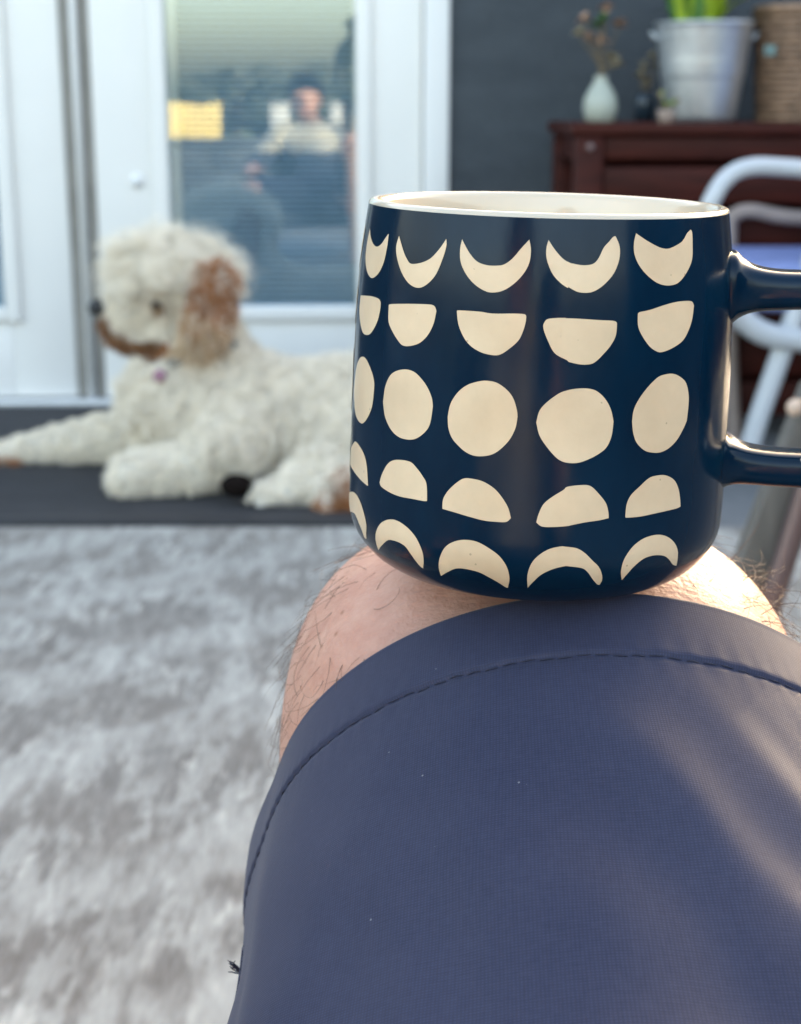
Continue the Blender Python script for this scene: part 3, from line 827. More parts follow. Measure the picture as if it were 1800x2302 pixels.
MOONS = [
  ([(-165.11,91.77),(-165.87,88.35),(-165.74,84.43),(-162.88,81.46),(-157.93,79.83),(-153.39,81.22),(-150.59,84.23),(-149.57,88.1),(-149.64,91.47)],
   [(-165.11,91.77),(-162.51,89.64),(-159.01,88.13),(-156.01,87.82),(-153.32,88.7),(-151.17,90.4),(-149.64,91.47)]),
  ([(-144.01,91.28),(-144.75,88.78),(-143.77,86.12),(-141.13,82.91),(-137.64,80.46),(-134.08,79.56),(-130.97,80.3),(-127.74,82.88),(-125.79,86.66),(-124.82,90.01),(-125.08,91.71)],
   [(-144.01,91.28),(-141.17,88.0),(-139.18,86.11),(-137.18,85.07),(-133.31,85.57),(-129.81,86.91),(-127.13,89.22),(-125.08,91.71)]),
  ([(-119.88,91.91),(-120.22,89.6),(-119.69,86.68),(-117.96,84.15),(-115.4,81.99),(-112.35,80.52),(-109.86,80.06),(-106.7,80.64),(-103.66,82.4),(-101.09,84.93),(-99.7,87.56),(-99.5,90.46),(-100.12,92.63)],
   [(-119.88,91.91),(-117.4,89.09),(-114.81,87.1),(-112.01,86.36),(-109.15,86.32),(-106.75,86.72),(-104.47,88.2),(-102.26,90.54),(-100.12,92.63)]),
  ([(-94.72,92.68),(-95.21,90.9),(-94.99,88.34),(-93.34,85.15),(-90.92,82.95),(-88.53,81.69),(-89.69,82.52),(-86.47,81.09),(-84.06,80.79),(-81.67,81.13),(-78.85,82.63),(-76.0,85.28),(-74.43,88.57),(-74.37,91.52),(-75.58,93.81)],
   [(-94.72,92.68),(-92.63,90.32),(-90.39,88.44),(-88.4,87.57),(-87.93,87.49),(-85.11,87.13),(-82.28,87.39),(-80.68,88.55),(-79.06,91.18),(-77.59,92.5),(-76.31,93.64),(-75.58,93.81)]),
  ([(-69.17,94.46),(-69.92,92.17),(-69.7,89.53),(-68.1,86.87),(-65.28,84.5),(-61.88,82.76),(-58.28,82.15),(-54.46,82.7),(-50.92,85.1),(-48.59,88.07),(-48.14,91.77),(-48.1,94.29),(-48.67,94.98)],
   [(-69.17,94.46),(-66.16,92.96),(-62.79,91.6),(-60.28,90.9),(-57.63,90.84),(-53.63,91.92),(-52.06,92.72),(-50.38,94.18),(-48.67,94.98)]),
  ([(-167.35,74.46),(-167.73,71.26),(-166.27,68.5),(-162.46,65.68),(-158.42,65.33),(-154.8,66.41),(-151.52,69.45),(-150.17,72.76),(-150.2,74.51)],
   [(-167.35,74.46),(-159.96,75.13),(-155.47,75.4),(-151.61,75.25),(-150.2,74.51)]),
  ([(-145.69,74.08),(-145.35,70.46),(-143.7,68.54),(-140.84,66.41),(-138.26,65.12),(-134.83,65.38),(-131.43,66.52),(-128.8,68.65),(-127.08,71.51),(-126.39,74.6)],
   [(-145.69,74.08),(-144.84,74.58),(-136.96,75.41),(-129.47,75.94),(-127.21,75.72),(-126.39,74.6)]),
  ([(-119.78,75.1),(-119.1,72.14),(-117.39,69.25),(-115.15,67.23),(-112.17,65.93),(-109.32,65.45),(-106.94,65.52),(-104.65,66.72),(-101.7,69.18),(-100.48,71.55),(-99.94,73.55),(-99.82,74.87)],
   [(-119.78,75.1),(-119.13,75.31),(-113.2,75.42),(-109.12,75.19),(-103.22,75.48),(-100.32,75.43),(-99.82,74.87)]),
  ([(-95.1,73.22),(-94.96,72.07),(-93.68,69.47),(-91.62,66.54),(-88.1,64.95),(-88.03,64.67),(-84.46,64.03),(-81.68,64.14),(-80.11,64.88),(-78.16,66.56),(-76.19,68.57),(-74.85,70.92),(-74.68,73.78)],
   [(-95.1,73.22),(-94.32,74.39),(-92.43,74.77),(-88.99,74.9),(-91.67,74.85),(-85.79,74.78),(-79.76,74.48),(-75.62,74.29),(-74.68,73.78)]),
  ([(-68.43,75.69),(-68.19,72.82),(-66.71,70.41),(-64.26,67.94),(-61.77,66.64),(-59.75,66.44),(-56.13,67.22),(-52.29,68.73),(-50.01,71.01),(-48.54,73.69),(-47.83,76.93)],
   [(-68.43,75.69),(-67.86,76.19),(-64.63,76.61),(-60.26,77.49),(-56.61,78.03),(-53.26,78.23),(-49.02,78.03),(-47.83,76.93)]),
  ([(-170.63,49.38),(-168.83,45.9),(-165.63,43.05),(-160.07,42.06),(-156.12,43.54),(-152.93,46.63),(-151.81,49.35),(-151.41,52.3)],
   [(-170.63,49.38),(-168.15,55.0),(-164.85,58.05),(-161.2,59.36),(-157.43,59.06),(-153.52,56.7),(-151.61,54.44),(-151.41,52.3)]),
  ([(-146.07,49.84),(-144.86,46.43),(-141.94,43.63),(-138.38,42.2),(-134.34,42.08),(-131.18,42.87),(-128.25,44.85),(-126.66,47.14),(-125.96,51.4)],
   [(-146.07,49.84),(-145.43,53.51),(-143.57,56.6),(-140.75,58.37),(-136.61,59.36),(-133.0,59.11),(-130.0,57.54),(-127.9,55.69),(-126.41,53.43),(-125.96,51.4)]),
  ([(-121.01,49.46),(-120.64,46.73),(-119.43,44.43),(-117.61,42.88),(-115.41,41.54),(-112.87,40.75),(-110.03,40.83),(-107.27,41.57),(-104.98,43.12),(-102.77,45.49),(-101.36,48.3),(-100.93,51.05)],
   [(-121.01,49.46),(-120.3,52.69),(-118.28,55.63),(-115.43,57.75),(-112.17,58.86),(-109.77,59.2),(-106.97,58.88),(-104.15,57.36),(-102.31,55.43),(-101.21,52.78),(-100.93,51.05)]),
  ([(-95.78,49.92),(-94.79,46.89),(-92.74,44.22),(-89.93,41.55),(-87.53,40.46),(-84.36,40.3),(-81.61,40.99),(-78.45,42.35),(-76.07,44.05),(-74.76,46.8),(-74.43,50.28)],
   [(-95.78,49.92),(-95.09,52.71),(-93.29,54.79),(-90.35,56.89),(-88.45,57.68),(-85.73,58.23),(-82.37,58.34),(-79.72,57.71),(-77.16,55.79),(-75.35,53.17),(-74.43,50.28)]),
  ([(-68.81,50.08),(-68.28,47.26),(-66.98,44.73),(-64.53,42.82),(-62.08,42.06),(-59.05,41.82),(-55.94,42.52),(-52.72,44.37),(-50.27,46.99),(-49.01,48.77)],
   [(-68.81,50.08),(-68.43,52.95),(-66.79,55.65),(-64.16,58.3),(-61.37,60.24),(-59.41,60.83),(-56.28,60.99),(-53.45,60.28),(-50.35,58.46),(-48.86,55.51),(-48.61,52.65),(-49.01,48.77)]),
  ([(-174.46,28.34),(-173.67,31.99),(-168.85,34.84),(-165.07,36.31),(-159.98,35.74),(-156.27,34.19),(-154.3,31.58),(-153.15,26.75)],
   [(-174.46,28.34),(-165.16,27.92),(-157.89,27.12),(-154.11,26.75),(-153.15,26.75)]),
  ([(-146.42,28.99),(-145.59,30.98),(-143.31,33.95),(-140.78,35.65),(-137.45,36.44),(-133.21,36.59),(-130.78,35.42),(-128.65,33.77),(-127.08,31.85),(-126.72,27.62)],
   [(-146.42,28.99),(-145.41,28.07),(-141.25,27.37),(-136.94,27.11),(-131.93,27.34),(-127.84,27.44),(-126.72,27.62)]),
  ([(-121.52,26.38),(-121.57,27.45),(-121.33,29.08),(-120.08,31.02),(-117.99,33.04),(-115.49,34.73),(-113.01,34.98),(-109.72,34.6),(-106.46,33.13),(-103.99,30.87),(-102.32,28.53),(-101.5,26.13)],
   [(-121.52,26.38),(-117.65,26.0),(-113.38,25.43),(-108.87,24.9),(-105.28,24.9),(-102.74,25.09),(-101.5,26.13)]),
  ([(-94.53,25.44),(-93.99,27.57),(-92.78,30.06),(-90.57,31.86),(-87.58,33.64),(-86.42,34.49),(-82.06,34.9),(-79.82,34.45),(-77.45,32.45),(-75.43,30.24),(-74.58,28.07),(-74.35,26.44)],
   [(-94.53,25.44),(-92.87,24.44),(-89.41,24.43),(-85.55,24.74),(-85.1,24.88),(-81.13,25.57),(-77.05,26.0),(-74.35,26.44)]),
  ([(-69.35,26.54),(-69.12,29.58),(-67.93,31.84),(-65.29,33.8),(-62.56,35.57),(-60.12,36.08),(-56.47,35.86),(-52.98,34.31),(-50.98,31.9),(-49.99,29.21),(-49.58,27.14)],
   [(-69.35,26.54),(-68.89,26.25),(-64.74,26.2),(-59.87,26.5),(-55.11,26.72),(-51.09,26.86),(-49.58,27.14)]),
  ([(-174.83,14.52),(-177.17,16.75),(-178.36,18.87),(-169.13,21.76),(-162.87,22.46),(-158.66,21.27),(-155.67,18.87),(-154.06,15.79),(-156.51,11.69)],
   [(-174.83,14.52),(-174.91,14.7),(-170.23,15.97),(-164.22,16.76),(-160.91,15.39),(-158.85,13.52),(-158.4,11.44),(-156.51,11.69)]),
  ([(-150.19,9.87),(-149.1,13.41),(-147.66,16.05),(-144.94,18.7),(-140.92,20.36),(-137.21,20.59),(-133.21,19.48),(-129.96,17.3),(-128.17,14.23),(-128.38,11.42),(-129.65,9.07)],
   [(-150.19,9.87),(-145.46,12.65),(-142.59,14.34),(-140.77,14.92),(-137.31,15.06),(-134.54,14.38),(-132.8,12.57),(-131.39,10.62),(-130.41,9.35),(-129.65,9.07)]),
  ([(-123.69,7.9),(-123.27,10.71),(-122.2,13.71),(-120.37,16.65),(-117.77,18.46),(-114.38,19.43),(-110.64,19.32),(-106.95,17.9),(-104.11,16.15),(-102.11,13.47),(-101.44,10.25),(-102.12,7.11)],
   [(-123.69,7.9),(-120.59,9.7),(-117.38,11.28),(-114.22,11.62),(-110.42,11.21),(-107.6,10.07),(-104.82,8.6),(-102.84,7.28),(-102.12,7.11)]),
  ([(-96.11,7.58),(-96.31,11.45),(-95.46,14.67),(-93.64,16.98),(-90.65,18.84),(-87.21,19.61),(-86.78,19.55),(-83.17,19.11),(-80.65,17.8),(-78.43,15.88),(-76.29,14.06),(-74.8,11.75),(-74.25,9.99),(-74.41,8.53)],
   [(-96.11,7.58),(-94.81,9.38),(-92.55,11.83),(-89.52,13.52),(-86.06,14.44),(-84.81,14.39),(-81.07,13.83),(-79.18,12.57),(-77.16,10.37),(-75.27,8.77),(-74.41,8.53)]),
  ([(-67.63,9.45),(-68.98,12.17),(-68.85,15.35),(-66.91,18.19),(-64.25,19.98),(-61.4,20.81),(-57.83,20.91),(-54.46,20.02),(-51.35,18.13),(-49.33,15.75),(-48.27,13.21),(-47.3,10.95)],
   [(-67.63,9.45),(-66.71,11.12),(-65.1,13.25),(-62.65,14.98),(-60.26,15.56),(-57.67,15.56),(-54.78,14.99),(-52.63,13.89),(-49.65,11.79),(-47.3,10.95)]),
]

def resample(P, n):
    P = np.array(P, float)
    d = np.concatenate([[0], np.cumsum(np.linalg.norm(np.diff(P * np.array([0.87, 1.0]), axis=0), axis=1))])
    Q = [Vector((p[0], p[1], 0)) for p in P]
    # Catmull-Rom by index, then even spacing
    C = np.array([[q.x, q.y] for q in bez(Q, 8)])
    d = np.concatenate([[0], np.cumsum(np.linalg.norm(np.diff(C * np.array([0.87, 1.0]), axis=0), axis=1))])
    s = np.linspace(0, d[-1], n)
    return np.stack([np.interp(s, d, C[:, 0]), np.interp(s, d, C[:, 1])], 1)
def moon(outer, inner, dth=0.0, jit=0.0):
    n, k = 56, 10
    a, b = resample(outer, n), resample(inner, n)
    if jit:
        a = a + rng.normal(0, jit, 2); b = b + (a.mean(0) - a.mean(0))
    v, f = [], []
    for j in range(k + 1):
        t = j / k
        for i in range(n):
            th, z = (a[i] * (1 - t) + b[i] * t)
            edge = min(t, 1 - t) * k
            lift = 0.00012
            z = z / 1000; r = mug_r(z) + lift
            q = R(th + dth)
            v.append((r * math.cos(q), r * math.sin(q), z))
    for j in range(k):
        for i in range(n - 1):
            f.append((j * n + i, j * n + i + 1, (j + 1) * n + i + 1, (j + 1) * n + i))
    m = MB().add(v, f)
    me = m.mesh('moon_mark')
    bm = bmesh.new(); bm.from_mesh(me)
    bmesh.ops.remove_doubles(bm, verts=bm.verts, dist=2e-6)
    # every face outward
    for fc_ in bm.faces:
        c = fc_.calc_center_median()
        if fc_.normal.x * c.x + fc_.normal.y * c.y < 0: fc_.normal_flip()
    bm.to_mesh(me); bm.free()
    return link('moon_mark', me, cream_mat, mug, True)
for o_, i_ in MOONS:
    moon(o_, i_)
for c in range(6):                               # the columns that carry on round the back
    for r_ in range(5):
        o_, i_ = MOONS[r_ * 5 + 2 + (c % 2)]
        moon(o_, i_, -49.5 - 24.7 * (c + 1) - (24.7 * (c % 2)) , 0.0)

# handle: flat strap, two arms and an upright, flared where it joins the wall
TH0 = R(-9.0)
hp = bez([(46.5, 78.5, 0), (52, 78.4, 0), (60, 78.3, 0), (70, 78.5, 0), (79, 77.6, 0), (85.0, 71.5, 0), (87.0, 62, 0), (87.0, 52, 0), (86.0, 40, 0), (82.0, 34.5, 0), (75, 31.8, 0), (66, 31.4, 0), (58, 31.7, 0), (52, 32.3, 0), (46.0, 32.8, 0)], 8)
hv, hf = [], []
NS = 28
ln = len(hp)
for i, p in enumerate(hp):
    t = (hp[min(i + 1, ln - 1)] - hp[max(i - 1, 0)]).normalized()
    nrm = Vector((-t.y, t.x, 0))
    dist = p.x - 49.5
    in_end = i < ln * 0.3 or i > ln * 0.7
    fl = math.exp(-max(dist + 0.3, 0) / 3.0) if in_end else 0.0
    ht = 4.75 + 0.4 * math.exp(-((i / ln - .5) / .2) ** 2) + 3.6 * fl
    if i < ln * 0.3: ht += 1.2 * math.exp(-max(dist, 0) / 9.0)
    hw = 7.6 + 3.2 * fl
    for k in range(NS):
        a = 2 * math.pi * k / NS
        sp = lambda x, e: math.copysign(abs(x) ** e, x)
        q = p + nrm * ht * sp(math.sin(a), 0.62)
        w = hw * sp(math.cos(a), 0.62)
        x, z = q.x / 1000, q.y / 1000
        hv.append((x * math.cos(TH0) - w / 1000 * math.sin(TH0), x * math.sin(TH0) + w / 1000 * math.cos(TH0), z))
for i in range(ln - 1):
    for k in range(NS):
        hf.append((i * NS + k, i * NS + (k + 1) % NS, (i + 1) * NS + (k + 1) % NS, (i + 1) * NS + k))
hd = MB().add(hv, hf).build('handle', navy_mat, mug, smooth=True)
ss = hd.modifiers.new('sub', 'SUBSURF'); ss.levels = 1; ss.render_levels = 1
def hpos(rho, z, w):
    x = rho / 1000
    return (x * math.cos(TH0) - w / 1000 * math.sin(TH0), x * math.sin(TH0) + w / 1000 * math.cos(TH0), z / 1000)
MB().ellipsoid(hpos(71.5, 35.0, -6.4), (0.0021, 0.0012, 0.0015)).build('glaze_drip', drip_mat, mug, smooth=True)

# ------------------------------------------------------------------ the seated person
person = thing('person', 'seated person in navy shorts balancing the mug on a bare knee', 'person', (0.0, 0.0, 0.0))
AX = Vector((0, math.cos(R(30)), math.sin(R(30))))            # along the thigh, hip to knee
VX = Vector((0, -math.sin(R(30)), math.cos(R(30))))
HEM = Vector((0.0530, 0.4245, 0.562))
SKIN_S = 1.0
b = MB()
# right leg: knee, thigh, shin, foot
b.ellipsoid((0.0435, 0.447, 0.5515), (0.0815, 0.078, 0.0868), 48, 30, n=2.9, ny=2.3)
tp = [HEM + AX * 0.0 - VX * 0.012, HEM - AX * 0.08 - VX * 0.006, HEM - AX * 0.20, HEM - AX * 0.32 + Vector((-0.015, 0, -0.02)), HEM - AX * 0.42 + Vector((-0.035, 0.0, -0.02))]
b.tube(bez(tp, 6), list(np.linspace(0.070, 0.088, 25)), 28)
b.capsule((0.0435, 0.475, 0.505), (0.040, 0.49, 0.30), 0.062, 0.058, 24)
b.capsule((0.040, 0.49, 0.30), (0.040, 0.52, 0.10), 0.056, 0.038, 24)
b.capsule((0.040, 0.52, 0.055), (0.045, 0.68, 0.038), 0.045, 0.030, 20)
# left leg, spread to the side
b.capsule((-0.20, -0.02, 0.30), (-0.47, 0.24, 0.34), 0.085, 0.066, 22)
b.capsule((-0.47, 0.24, 0.34), (-0.52, 0.44, 0.20), 0.062, 0.056, 20)
b.capsule((-0.52, 0.44, 0.20), (-0.56, 0.62, 0.09), 0.054, 0.038, 20)
b.capsule((-0.56, 0.62, 0.050), (-0.60, 0.78, 0.036), 0.044, 0.030, 18)
for s in range(5):
    b.capsule((0.028 + s * 0.012, 0.69 - abs(s - 1) * 0.008, 0.030), (0.026 + s * 0.013, 0.735 - s * 0.009, 0.022), 0.011 - s * .0008, 0.009 - s * .0006, 10)
    b.capsule((-0.622 + s * 0.012, 0.78 - abs(3 - s) * 0.006, 0.030), (-0.630 + s * 0.013, 0.800 + s * 0.006, 0.022), 0.0085, 0.0075, 10)
# pelvis, torso, neck
b.capsule((-0.17, -0.03, 0.31), (0.00, -0.03, 0.31), 0.115, 0.115, 24)
b.ellipsoid((-0.10, -0.10, 0.42), (0.145, 0.105, 0.15), 28, 18)
b.ellipsoid((-0.14, -0.20, 0.535), (0.165, 0.105, 0.135), 28, 18)
b.capsule((-0.30, -0.24, 0.615), (0.00, -0.24, 0.615), 0.055, 0.055, 22)
b.capsule((-0.16, -0.25, 0.62), (-0.185, -0.25, 0.71), 0.056, 0.052, 20)
# head with face
H0 = Vector((-0.195, -0.245, 0.795))
b.ellipsoid(H0, (0.073, 0.094, 0.100), 30, 20)
b.ellipsoid(H0 + Vector((0, 0.040, -0.060)), (0.056, 0.055, 0.055), 24, 16)
b.capsule(H0 + Vector((0, 0.090, 0.005)), H0 + Vector((0, 0.113, -0.028)), 0.009, 0.014, 12)
b.capsule(H0 + Vector((-0.045, 0.078, 0.026)), H0 + Vector((0.045, 0.078, 0.026)), 0.012, 0.012, 12)
for s in (-1, 1):
    b.ellipsoid(H0 + Vector((s * 0.075, -0.005, -0.008)), (0.010, 0.020, 0.032), 14, 10)
b.capsule(H0 + Vector((-0.022, 0.084, -0.058)), H0 + Vector((0.022, 0.084, -0.058)), 0.009, 0.009, 12)
# arms
RS, RE, RH = Vector((0.03, -0.24, 0.615)), Vector((0.185, -0.235, 0.455)), Vector((0.072, -0.075, 0.62))
b.capsule(RS, RE, 0.052, 0.043, 20); b.capsule(RE, RH, 0.042, 0.029, 20)
LS, LE, LH = Vector((-0.33, -0.24, 0.61)), Vector((-0.46, -0.20, 0.44)), Vector((-0.475, 0.030, 0.455))
b.capsule(LS, LE, 0.052, 0.042, 20); b.capsule(LE, LH, 0.041, 0.028, 20)
# right hand round the phone
b.ellipsoid((0.070, -0.040, 0.660), (0.018, 0.034, 0.042), 18, 12)
for k in range(4):
    z = 0.690 - k * 0.018
    b.capsule((0.072, -0.045, z), (0.068, -0.006, z + 0.002), 0.0092, 0.0086, 12)
    b.capsule((0.068, -0.006, z + 0.002), (0.050, 0.0045, z + 0.003), 0.0086, 0.0080, 12)
b.capsule((0.066, -0.055, 0.668), (0.058, -0.030, 0.700), 0.0115, 0.0100, 12)
b.capsule((0.058, -0.030, 0.700), (0.038, -0.024, 0.716), 0.0100, 0.0088, 12)
# left hand resting, slightly curled
b.ellipsoid(LH + Vector((0.0, 0.045, 0.004)), (0.040, 0.050, 0.018), 18, 12)
for k in range(4):
    x = LH.x - 0.028 + k * 0.0185
    l_ = (0.034, 0.042, 0.040, 0.030)[k]
    a_ = Vector((x, LH.y + 0.085, LH.z + 0.004)); c_ = a_ + Vector((0.001, l_, -0.006)); e_ = c_ + Vector((0, l_ * 0.55, -0.020))
    b.capsule(a_, c_, 0.0095, 0.0086, 12); b.capsule(c_, e_, 0.0086, 0.0078, 12)
b.capsule(LH + Vector((0.030, 0.020, 0.0)), LH + Vector((0.058, 0.058, -0.006)), 0.0125, 0.0105, 12)
b.capsule(LH + Vector((0.058, 0.058, -0.006)), LH + Vector((0.058, 0.088, -0.014)), 0.0105, 0.009, 12)
me = b.union('body', 0.0042, 9)
body_o = link('body', me, skin_mat, person, True)
bv, bn, bt = tri_arrays(me)

for s in (-1, 1):
    MB().ellipsoid(H0 + Vector((s * 0.030, 0.080, 0.010)), (0.013, 0.011, 0.009), 14, 10).build('eye', eye_mat, person, smooth=True)
MB().tube([H0 + Vector((x, 0.0935 - 14 * x * x, -0.058)) for x in np.linspace(-.024, .024, 7)], [0.001, .004, .0052, .0055, .0052, .004, .001], 10).build('lips', nail_mat, person, smooth=True)
# short dark hair
N = 5000
p, n = scatter(bv, bn, bt, N, lambda c: ((np.linalg.norm(c - np.array(H0), axis=1) < 0.125) & (c[:, 2] > H0.z + 0.012 + 0.35 * np.maximum(c[:, 1] - H0.y, -0.06)) & (c[:, 2] > H0.z - 0.045)).astype(float))
t_ = np.linspace(0, 1, 5)[None, :, None]
P = p[:, None] + n[:, None] * t_ * 0.026 + np.array([0, 0.006, 0.004]) * t_ ** 2 + rng.normal(0, 0.003, (N, 1, 3)) * t_
strands('hair', P, np.array([[.0013, .0013, .0012, .0010, .0005]]), hair_mat, person)

# shirt: grown from the torso and upper arms
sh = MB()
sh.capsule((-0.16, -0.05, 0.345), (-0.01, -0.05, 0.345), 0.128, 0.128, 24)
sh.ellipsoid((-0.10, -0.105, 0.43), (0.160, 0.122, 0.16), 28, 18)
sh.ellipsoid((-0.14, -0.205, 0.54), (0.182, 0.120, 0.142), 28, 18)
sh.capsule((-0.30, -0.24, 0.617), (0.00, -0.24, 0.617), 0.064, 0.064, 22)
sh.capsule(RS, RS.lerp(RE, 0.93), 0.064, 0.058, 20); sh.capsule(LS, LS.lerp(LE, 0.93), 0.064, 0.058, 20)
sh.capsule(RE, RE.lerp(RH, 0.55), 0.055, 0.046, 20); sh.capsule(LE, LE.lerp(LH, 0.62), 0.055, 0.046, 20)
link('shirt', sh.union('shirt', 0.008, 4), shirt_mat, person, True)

# shorts: the right leg is a finely woven tube, the rest is grown round the hips
def se(a, n):
    c, s_ = math.cos(a), math.sin(a)
    return math.copysign(abs(c) ** (2 / n), c), math.copysign(abs(s_) ** (2 / n), s_)
NP, NL = 300, 220
sv, sf, suv = [], [], []
LEN = 0.36
S_ = list(np.linspace(-0.0012, 0.03, 70)) + list(np.linspace(0.0305, LEN, NL - 70))
def shorts_pt(s, phi, off=0.0):
    k = max(s, 0)
    a = 0.0868 + 0.030 * min(k / 0.14, 1) ** 1.0 * 0.80 + 0.03 * max(0, k - .14)
    bb = 0.0852 + 0.012 * min(k / 0.2, 1)
    n = 1.95 + 0.1 * min(k / .1, 1)
    cx, cz = se(phi, n)
    C = HEM - AX * s + Vector((0.004 * min(k / .15, 1), 0, 0)) - VX * (0.010 * min(k / 0.2, 1))
    # hem is a doubled fold: slightly prouder up to the stitch line, which sits in a shallow groove
    h = 0.0
    if s < 0.0185: h += 0.0006
    h -= 0.00050 * math.exp(-((s - 0.0190) / 0.0010) ** 2)
    pk = 0.00016 * math.sin(phi * 95 + 3 * math.sin(phi * 7)) * math.exp(-((s - 0.0190) / 0.006) ** 2)
    # soft drape folds that run back from the knee towards the hip
    dl = phi - math.pi
    fla = 0.0
    if -0.7 < dl < 1.3:
        q_ = 0.5 * (dl + math.sqrt(dl * dl + 0.035)) - 0.012 * max(0, 1 - (dl + 0.7) / 0.7)
        q_ = max(0.0, min(q_, 0.62))
        fla = (0.046 * q_ + 0.022 * q_ * q_) * (1 - max(0, dl - 0.62) / 0.68) ** 2 * math.exp(-(k / 0.070) ** 1.6)
    g = min(1, max(0, (k - 0.022) / 0.06))
    x_ = phi - 1.68 + 6.6 * (k - 0.03)
    f1 = 0.0034 * math.exp(-((x_ + 0.02) / 0.105) ** 2) - 0.0016 * math.exp(-((x_ - 0.22) / 0.13) ** 2)
    x2 = phi - 1.32 + 6.0 * (k - 0.03) + 9 * (k - 0.03) ** 2
    f2 = 0.0028 * math.exp(-((x2) / 0.095) ** 2)
    x3 = phi - 1.75 + 0.7 * k
    f3 = 0.0014 * math.exp(-((x3) / 0.2) ** 2)
    x4 = phi - 1.15 + 4.5 * (k - 0.15)
    f4 = 0.0026 * math.exp(-((x4) / 0.11) ** 2) * min(1, max(0, (k - .09) / .08))
    w = 0.0006 * math.sin(9 * phi + 40 * k) + 0.0005 * math.sin(23 * k * 6 + 5 * phi)
    cr = 0.00075 * math.sin(31 * phi + 120 * k + 2.5 * math.sin(60 * k + 4 * phi)) * math.exp(-((phi - 0.6) / 0.5) ** 2) + 0.0005 * math.sin(70 * k + 6 * phi + 2 * math.sin(9 * phi))
    r = g * (0.6 * (f1 + f2 + f4) + f3 + w + cr) + h + pk + off + fla
    # inner side slit near the seam: the cloth steps in
    d = Vector((cx, 0, 0)) * 1 + VX * cz
    return C + Vector((1, 0, 0)) * cx * a + VX * cz * bb + d.normalized() * r
for s in S_:
    for j in range(NP + 1):
        phi = 2 * math.pi * j / NP - math.pi / 2
        sv.append(shorts_pt(s, phi)); suv.append((0.087 * phi, s))
W1 = NP + 1
for i in range(len(S_) - 1):
    for j in range(NP):
        sf.append((i * W1 + j, i * W1 + j + 1, (i + 1) * W1 + j + 1, (i + 1) * W1 + j))
base_n = len(sv)
# turned-in hem edge
ins = [(-0.0022, -0.0004), (-0.0024, -0.0010), (-0.0016, -0.0017), (0.004, -0.0020), (0.018, -0.0022)]
prev = 0
for q, (s, off) in enumerate(ins):
    st = len(sv)
    for j in range(NP + 1):
        phi = 2 * math.pi * j / NP - math.pi / 2
        sv.append(shorts_pt(s, phi, off - 0.0003)); suv.append((0.087 * phi, s))
    for j in range(NP):
        a_ = (prev + j, prev + j + 1)
        sf.append((a_[1], a_[0], st + j, st + j + 1))
    prev = st
hipm = MB()
hipm.capsule((-0.17, -0.03, 0.315), (0.00, -0.03, 0.315), 0.130, 0.130, 24)
hipm.capsule((-0.20, -0.02, 0.30), (-0.43, 0.20, 0.335), 0.105, 0.088, 22)
e0 = HEM - AX * 0.31
hipm.capsule(HEM - AX * 0.365 + Vector((0.0, 0, -0.012)), (0.00, -0.02, 0.315), 0.095, 0.115, 24)
me2 = hipm.union('hips', 0.009, 4)
hv_, hn_, ht_ = tri_arrays(me2)
st = len(sv)
sv += [tuple(x) for x in hv_]; sf += [tuple(int(k) + st for k in q) for q in ht_]
suv += [(float(x[0]), float(x[1] + x[2])) for x in hv_]
me3 = bpy.data.meshes.new('shorts')
me3.from_pydata([tuple(x) for x in sv], [], sf)
uvl = me3.uv_layers.new(name='UVMap')
li = np.empty(len(me3.loops), dtype=np.int32); me3.loops.foreach_get('vertex_index', li)
uvl.data.foreach_set('uv', np.array(suv, dtype=np.float32)[li].reshape(-1))
shorts = link('shorts', me3, shorts_mat, person, True)
# stitches along the hem
stm = MB()
npt = 118
for i in range(npt):
    p0 = 2 * math.pi * i / npt - 0.6 * math.pi
    w = 2 * math.pi / npt
    jt = 0.0003 * math.sin(i * 1.7)
    a_ = shorts_pt(0.0190 + jt, p0 + w * 0.12, 0.00018); c_ = shorts_pt(0.0190 + jt, p0 + w * 0.5, 0.00042); d_ = shorts_pt(0.0190 + jt, p0 + w * 0.86, 0.00018)
    stm.tube([a_, c_, d_], [0.00010, 0.00018, 0.00010], 6)
so = stm.build('stitching', thread_mat, person, smooth=True); so['kind'] = 'stuff'
# inner seam running back along the left flank, a loose thread tuft on it
def px_of(p):
    q = p - EYE; d = q.dot(FWD)
    return 900 + FPX * q.x / d, 1151 - FPX * q.dot(UPV) / d
phis = np.linspace(math.pi * 0.75, math.pi * 1.35, 80)
sm = MB(); seam_pts = []
for s_ in np.linspace(0.045, 0.21, 60):
    sil = min(phis, key=lambda f_: px_of(shorts_pt(s_, f_))[0])
    seam_pts.append((s_, sil - 0.10 + 0.03 * min(1, max(0, (s_ - 0.03) / 0.11))))
sm.tube([shorts_pt(a_, b_, -0.0001) for a_, b_ in seam_pts], 0.00055, 8)
sm.build('side_seam', shorts_mat, person, smooth=True)
sm = MB()
for (a0_, b0_), (a1_, b1_) in zip(seam_pts[:-1:1], seam_pts[1::1]):
    sm.tube([shorts_pt(a0_ * .8 + a1_ * .2, b0_ - 0.03, 0.0002), shorts_pt(a0_ * .2 + a1_ * .8, b1_ - 0.03, 0.00012)], 0.00011, 6)
q_ = sm.build('stitching', thread_mat, person, smooth=True); q_['kind'] = 'stuff'
TUFT = at(515, 2205, 0.30)
tf = MB()
